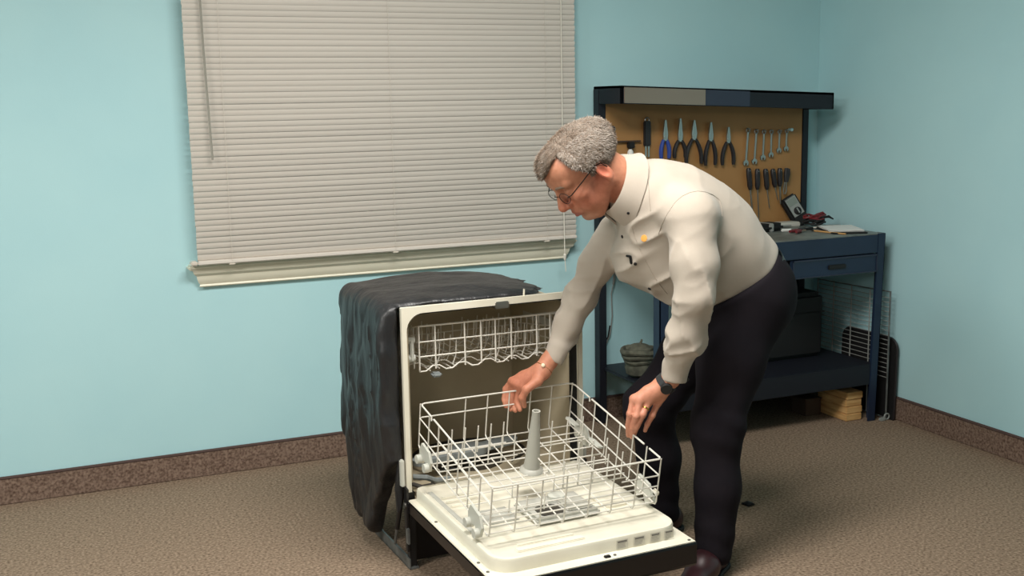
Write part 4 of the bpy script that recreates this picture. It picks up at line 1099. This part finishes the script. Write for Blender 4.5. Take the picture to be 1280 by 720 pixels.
# glasses
gl = None
GX = .112
def lens_ring(s, n=24):
    return [hw(GX - .010 * (abs(math.cos(a) * .024 * s + s * .034) / .058) ** 2 - .004 * math.sin(a), s * .034 + .024 * math.cos(a), .006 + .0145 * math.sin(a) * (1 - .12 * math.cos(2 * a))) for a in [2 * math.pi * i / n for i in range(n)]]
fm = MB()
for s in (-1, 1): fm.tube(lens_ring(s), .0009 * HS, 6, closed=True)
fm.tube([hw(GX, -.0105, .012), hw(GX + .006, 0, .015), hw(GX, .0105, .012)], .0012, 6)
for s in (-1, 1):
    fm.tube([hw(GX - .006, s * .057, .012), hw(GX - .016, s * .068, .014), hw(.05, s * .077, .020), hw(.0, s * .083, .026), hw(-.018, s * .083, .018), hw(-.026, s * .081, -.005)], .0016, 6)
gls = obj('glasses', fm, M['frame'], MAN)
for s in (-1, 1):
    ring = lens_ring(s); c = sum((Vector(r) for r in ring), Vector()) / len(ring)
    lm = MB(); k = len(ring); off = Vector(hf) * .0012
    lm.add([tuple(Vector(r)) for r in ring] + [tuple(Vector(r) + off) for r in ring], [tuple(range(k)), tuple(range(2 * k - 1, k - 1, -1))] + [(i, i + k, (i + 1) % k + k, (i + 1) % k) for i in range(k)])
    obj('lens', lm, M['lens'], gls)
    obj('nose_pad', MB().ball(hw(GX - .006, s * .009, .004), .0026, 6, (1, .6, 1.3)), M['lens'], gls)

# shirt
SIDE = (0, 1, 0)
def ridge(p, seed, pw=2.5):
    return (1 - np.abs(vnoise(p + seed))) ** pw
def shirt_torso(p):
    W = [(.105, .095), (.152, .138), (.168, .175), (.168, .187), (.170, .170)]
    d = None
    for i in range(4):
        e = s_econe(p, CH[i], CH[i + 1], SIDE, W[i], W[i + 1]); d = e if d is None else smin(d, e, .04)
    d = smin(d, s_cone(p, (1.592, 2.85, 1.142), CH[0], .056, .085), .03)
    d = smin(d, s_cone(p, V3('shL') + [.02, .05, .012], V3('shR') + [.06, -.06, .06], .070, .068), .05)
    d = smin(d, s_ell(p, (1.72, 2.90, .915), (.13, .14, .09)), .06)                         # belly hanging in the loose shirt
    return d
def shirt_arm(p, s):
    sh, el, cu = V3('sh' + s), V3('el' + s), V3('cu' + s)
    if s == 'L':
        d = s_chain(p, [sh + [.0, .010, .005], sh * .45 + el * .55, el, el * .5 + cu * .5, cu], [.074, .0630, .0490, .0490, .0350], .03)
    else:
        d = s_chain(p, [sh + [.02, -.02, 0], sh * .5 + el * .5, el, el * .5 + cu * .5, cu], [.066, .0490, .0440, .0400, .0320], .03)
    return d
def shirt_sdf(p):
    d = shirt_torso(p)
    arms = []; tt = []
    for s in 'LR':
        a = shirt_arm(p, s)
        sh, el, cu = V3('sh' + s), V3('el' + s), V3('cu' + s)
        L = np.linalg.norm(cu - sh); u = (cu - sh) / L
        v = np.cross(u, [0, 1, 0]); v /= np.linalg.norm(v); w = np.cross(u, v)
        r = p - sh; t = r @ u / L; lu, lv, lw = r @ u, r @ v, r @ w
        # long drag lines down the sleeve, short crumples at the elbow and above the cuff
        long_ = ridge(np.stack([lu * 5 + lv * 6, lv * 17 - lu * 5, lw * 17], 1), 3.1 if s == 'L' else 8.4, 3)
        short = ridge(np.stack([lu * 19 + lv * 15 - lw * 7, lv * 10 + lu * 5, lw * 10 + lu * 7], 1), 5.7 if s == 'L' else 1.3, 2)
        el_w = np.exp(-((t - .52) / .12) ** 2); cu_w = np.exp(-((t - .83) / .10) ** 2)
        edge = np.clip((.985 - t) * 14, 0, 1)
        a = a - .0085 * (long_ - .35) * np.clip(t * 5, 0, 1) * edge - (.007 * el_w + .012 * cu_w + .002) * (short - .4) * edge
        a = a - .005 * vnoise(p * np.array([12, 10, 10]) + 3) * edge
        # cuff: a flat band, slightly proud, cut square
        end = s_cone(p, cu - u * .026, cu + u * .016, .0385 if s == 'L' else .0335, .0365 if s == 'L' else .0315)
        a = smax(smin(a, end, .003), (p - (cu + u * .020)) @ u, .003)
        arms.append(a); tt.append(t)
    # soft drapes of the body; a few deeper folds under the chest and over the hip
    g1 = vnoise(np.stack([p[:, 0] * 9 + p[:, 2] * 5, p[:, 1] * 7, p[:, 2] * 4 - p[:, 0] * 3], 1) + 9)
    g2 = ridge(np.stack([p[:, 0] * 5 + p[:, 2] * 4 + p[:, 1] * 3, p[:, 1] * 9, p[:, 2] * 13 - p[:, 0] * 11], 1), 2.2, 3)
    amt = np.clip((1.16 - p[:, 2]) / .16, .06, 1)
    d = d - (.009 * g1 + .013 * (g2 - .35) * np.clip((1.80 - p[:, 0]) / .1, .25, 1)) * amt
    d = smin(d, arms[0], .009 + .045 * np.exp(-(np.maximum(tt[0] + .08, 0) / .17) ** 2)); d = smin(d, arms[1], .016)
    # waistline: everything below the belt plane is trousers; the cloth blouses over it
    wn = np.array([.53, 0, -.848]); wp = (p - np.array([1.93, 2.85, .845])) @ wn - .012 * vnoise(p * np.array([12, 14, 12]) + 4)
    torso_only = (arms[0] > .012) & (arms[1] > .018)
    return np.where(torso_only, smax(d, wp, .02), np.where(wp > .0, np.minimum(arms[0], arms[1]), d))
shirt = obj('shirt', sdf_mesh('shirt', shirt_sdf, (1.30, 2.45, .52), (2.25, 3.25, 1.32), .0046, M['shirt'], .9), None, MAN)

# collar: a stand and a falling leaf round the neck
cc = np.array([1.556, 2.85, 1.150]); ax = np.array([-.94, .0, .35]); ax /= np.linalg.norm(ax)
cu_ = np.array([.35, 0, .94]); cu_ -= ax * (cu_ @ ax); cu_ /= np.linalg.norm(cu_); cs_ = np.array([0, -1.0, 0])
cb = MB(); N_ = 40; vs = []
def cpt(th, r, h):
    return cc + cu_ * math.cos(th) * (r + .016) + cs_ * math.sin(th) * r + ax * h
rows = 6
for i in range(N_ + 1):
    th = -math.pi * .93 + 2 * math.pi * .93 * i / N_           # 0 = nape, +-pi = throat
    k = abs(th) / math.pi
    leaf = .040 + .034 * max(0, (k - .55) / .38) ** 1.5
    for (r, h) in ((.064, -.018), (.066, .012), (.070, .016), (.075, .010), (.084 + .005 * k, -leaf * .5), (.095 + .007 * k, -leaf)):
        vs.append(cpt(th, r, h))
    for (r, h) in ((.0915 + .007 * k, -leaf - .001), (.080 + .004 * k, -leaf * .5), (.0705, .006), (.068, -.018)):
        vs.append(cpt(th, r, h))
cn = 10
fs = []
for i in range(N_):
    for j in range(cn):
        j2 = (j + 1) % cn; fs.append((i * cn + j, i * cn + j2, (i + 1) * cn + j2, (i + 1) * cn + j))
fs += [tuple(range(cn)), tuple(N_ * cn + j for j in range(cn - 1, -1, -1))]
cb.add(vs, fs)
collar = obj('collar', cb, M['shirt'], shirt, angle=70)

# small things sewn or clipped to the shirt, set on its surface
bpy.context.view_layer.update()
CAMP = Vector((0, 0, 1.393))
def on_surface(o, pt):
    d = (Vector(pt) - CAMP).normalized()
    hit, loc, nor, _ = o.ray_cast(Vector(pt) - d * .6, d)
    return (loc, nor) if hit else (Vector(pt), -d)
def disc(name, o, pt, r, t, m, parent, n=12):
    loc, nor = on_surface(o, pt)
    mm = Matrix.Translation(loc) @ nor.to_track_quat('Z', 'Y').to_matrix().to_4x4()
    return obj(name, MB().lathe([(r, -.001), (r, t * .7), (r * .8, t)], n, mm), m, parent)
for pt in ((1.570, 2.84, 1.001), (1.613, 2.84, .918), (1.661, 2.84, .840)):
    disc('button', shirt, pt, .0052, .0024, M['black'], shirt)
disc('cuff_button', shirt, (1.675, 2.65, .605), .0052, .0026, M['black'], shirt)
disc('collar_button', collar, (1.556, 2.78, 1.075), .0042, .0022, M['black'], collar)
em = disc('emblem', shirt, (1.608, 2.78, 1.000), .0105, .0016, M['orange'], shirt, 8)
loc, nor = on_surface(shirt, (1.600, 2.84, .935))
mm = Matrix.Translation(loc) @ nor.to_track_quat('Z', 'Y').to_matrix().to_4x4()
mic = MB().bbox((-.004, -.016, 0), (.004, .010, .007), .002, mm); mic.bbox((-.018, .004, 0), (.004, .010, .006), .002, mm)
obj('clip_microphone', mic, M['black'], shirt)

# stitched seams lying on the cloth
def seam(pts, r, name='seam'):
    P = []
    for k in range(len(pts) - 1):
        for q_ in range(5):
            l_, n_ = on_surface(shirt, Vector(pts[k]).lerp(Vector(pts[k + 1]), q_ / 5.0)); P.append(l_ + n_ * .0003)
    S_ = [(P[max(k - 1, 0)] + P[k] * 2 + P[min(k + 1, len(P) - 1)]) / 4 for k in range(len(P))]
    return obj(name, MB().tube(S_, r, 6), M['shirtseam'], shirt)
M['shirtseam'] = mat('shirt_seam', (166, 155, 142), .9)
seam([(1.557, 2.62, 1.024), (1.57, 2.62, 1.054), (1.585, 2.62, 1.081), (1.612, 2.62, 1.115), (1.635, 2.62, 1.131), (1.658, 2.62, 1.139), (1.683, 2.62, 1.142), (1.709, 2.62, 1.138), (1.735, 2.62, 1.128), (1.754, 2.62, 1.114), (1.762, 2.62, 1.091), (1.765, 2.62, 1.06)], .0011)
seam([(1.549, 2.75, 1.047), (1.559, 2.75, 1.013), (1.577, 2.75, 0.973), (1.598, 2.75, 0.935), (1.624, 2.75, 0.891), (1.651, 2.75, 0.856), (1.673, 2.75, 0.831)], .0009)
seam([(1.592, 2.75, 1.218), (1.6, 2.75, 1.191), (1.605, 2.75, 1.153), (1.608, 2.75, 1.112), (1.613, 2.75, 1.071)], .0009)

# trousers
def trouser_sdf(p):
    d = s_ell(p, (1.975, 2.85, .815), (.150, .185, .150))
    d = smin(d, s_ell(p, (2.000, 2.77, .80), (.112, .095, .125)), .05)
    d = smin(d, s_ell(p, (2.005, 2.93, .80), (.112, .095, .125)), .05)
    d = smin(d, s_econe(p, (1.90, 2.85, .86), (1.97, 2.85, .80), SIDE, (.172, .162), (.180, .150)), .03)
    for s in 'LR':
        hip, kn, an = V3('hip' + s), V3('kn' + s), V3('an' + s)
        th = V3('thL') if s == 'L' else hip * .5 + kn * .5 + [.015, 0, .0]
        l = s_chain(p, [hip + [.03, 0, 0], th + [.01, 0, 0], kn, kn * .5 + an * .5 + [.012, 0, 0], an + [.005, 0, -.02]], [.122, .094, .073, .064, .056], .04)
        ax_ = (an - kn) / np.linalg.norm(an - kn)
        f = .0024 * np.sin((p - kn) @ np.array([.5, .2, 1.0]) * 70 + 2.0 * vnoise(p * 9)) * (np.exp(-(((p - kn) @ ax_) / .07) ** 2) + .9 * np.exp(-(((p - an) @ ax_ + .02) / .06) ** 2))
        f = f + .005 * vnoise(p * np.array([15, 15, 7]) + 6)
        l = l - f
        d = smin(d, l, .035 if s == 'L' else .03)
    wn = np.array([-.53, 0, .848]); top = (p - np.array([1.93, 2.85, .862])) @ wn
    hem = .035 - p[:, 2]
    return smax(smax(d, top, .008), hem, .006)
tr = obj('trousers', sdf_mesh('trousers', trouser_sdf, (1.55, 2.5, .0), (2.30, 3.2, 1.02), .0065, M['trousers'], 1.0), None, MAN)
wn = np.array([.53, 0, -.848]); wn = wn / np.linalg.norm(wn); wa = np.cross(wn, [0, 1, 0])
belt = MB(); vs = []; nb = 48
for i in range(nb):
    a = 2 * math.pi * i / nb
    for (r, h) in ((1.0, -.014), (1.012, -.013), (1.012, .017), (1.0, .018)):
        vs.append(np.array([1.945, 2.85, .835]) + wa * math.cos(a) * .179 * r + np.array([0, 1, 0]) * math.sin(a) * .183 * r + wn * h)
belt.add(vs, [(i * 4 + j, i * 4 + (j + 1) % 4, ((i + 1) % nb) * 4 + (j + 1) % 4, ((i + 1) % nb) * 4 + j) for i in range(nb) for j in range(4)])
obj('belt', belt, M['belt'], tr)

# shoes
def shoe(ankle, ang):
    c, s = math.cos(ang), math.sin(ang); fw = np.array([c, s, 0]); sd = np.array([-s, c, 0])
    def f(p):
        q = p - np.array([ankle[0], ankle[1], 0]); q = np.stack([q @ fw, q @ sd, q[:, 2]], 1)
        d = s_econe(q, (-.045, 0, .042), (.06, 0, .045), (0, 1, 0), (.036, .040), (.042, .042))
        d = smin(d, s_econe(q, (.06, .004, .040), (.165, .008, .030), (0, 1, 0), (.044, .036), (.034, .024)), .03)
        d = smin(d, s_cone(q, (-.02, 0, .05), (-.015, 0, .105), .040, .036), .03)
        return smax(d, .014 - q[:, 2], .004)
    def sole(p):
        q = p - np.array([ankle[0], ankle[1], 0]); q = np.stack([q @ fw, q @ sd, q[:, 2]], 1)
        d = s_econe(q, (-.045, 0, .012), (.06, 0, .012), (0, 1, 0), (.040, .06), (.046, .06))
        d = smin(d, s_econe(q, (.06, .004, .012), (.168, .008, .012), (0, 1, 0), (.047, .06), (.036, .06)), .02)
        return smax(smax(d, q[:, 2] - .016, .003), .0005 - q[:, 2], .003)
    lo = (ankle[0] - .26, ankle[1] - .26, -.01); hi = (ankle[0] + .26, ankle[1] + .26, .17)
    o = obj('shoe', sdf_mesh('shoe', f, lo, hi, .005, M['shoe'], 1.2), None, MAN)
    obj('sole', sdf_mesh('sole', sole, lo, hi, .005, M['black'], 1.2), None, o)
shoe(J['anL'], math.radians(212)); shoe(J['anR'], math.radians(184))

# watch, ring, bracelet
def ring_around(c, ax_, r, t, w, m, name, parent, n=28, sc=1.0):
    ax_ = Vector(ax_).normalized(); u = ax_.orthogonal().normalized(); v = ax_.cross(u); vs = []
    for i in range(n):
        a = 2 * math.pi * i / n; dr = u * math.cos(a) + v * math.sin(a)
        for (rr, h) in ((r, -w / 2), (r + t, -w / 2 * .8), (r + t, w / 2 * .8), (r, w / 2)): vs.append(Vector(c) + dr * rr + ax_ * h)
    b = MB().add(vs, [(i * 4 + j, i * 4 + (j + 1) % 4, ((i + 1) % n) * 4 + (j + 1) % 4, ((i + 1) % n) * 4 + j) for i in range(n) for j in range(4)])
    return obj(name, b, m, parent)
dL = Vector(V3('L_w') - V3('wrL')).normalized()
wp_ = Vector(V3('L_w')) * .62 + Vector(V3('wrL')) * .38
wt = ring_around(wp_, dL, .0275, .0045, .020, M['watch'], 'wristwatch', MAN)
out = (CAMP - wp_); out = (out - dL * out.dot(dL)).normalized(); out = (out + Vector((.55, 0, .0))).normalized(); out = (out - dL * out.dot(dL)).normalized()
mm = Matrix.Translation(wp_ + out * .031) @ out.to_track_quat('Z', 'Y').to_matrix().to_4x4()
obj('watch_face', MB().lathe([(.017, -.003), (.017, .004), (.015, .006)], 20, mm), M['black'], wt)
a_, b_ = Vector(J['L_r0']), Vector(J['L_r1'])
ring_around(a_.lerp(b_, .52), b_ - a_, .0100, .0016, .005, M['gold'], 'ring', MAN, 18)
dR = Vector(V3('R_w') - V3('wrR')).normalized()
br = ring_around(Vector(V3('R_w')) * .8 + Vector(V3('wrR')) * .2, dR, .0282, .0016, .003, M['gold'], 'bracelet', MAN)
cb_ = Vector(V3('R_w')) * .8 + Vector(V3('wrR')) * .2
o2 = (CAMP - cb_); o2 = (o2 - dR * o2.dot(dR)).normalized()
obj('bead', MB().ball(cb_ + o2 * .0285 + Vector((-.006, 0, .004)), .0066, 10), M['pearl'], br)
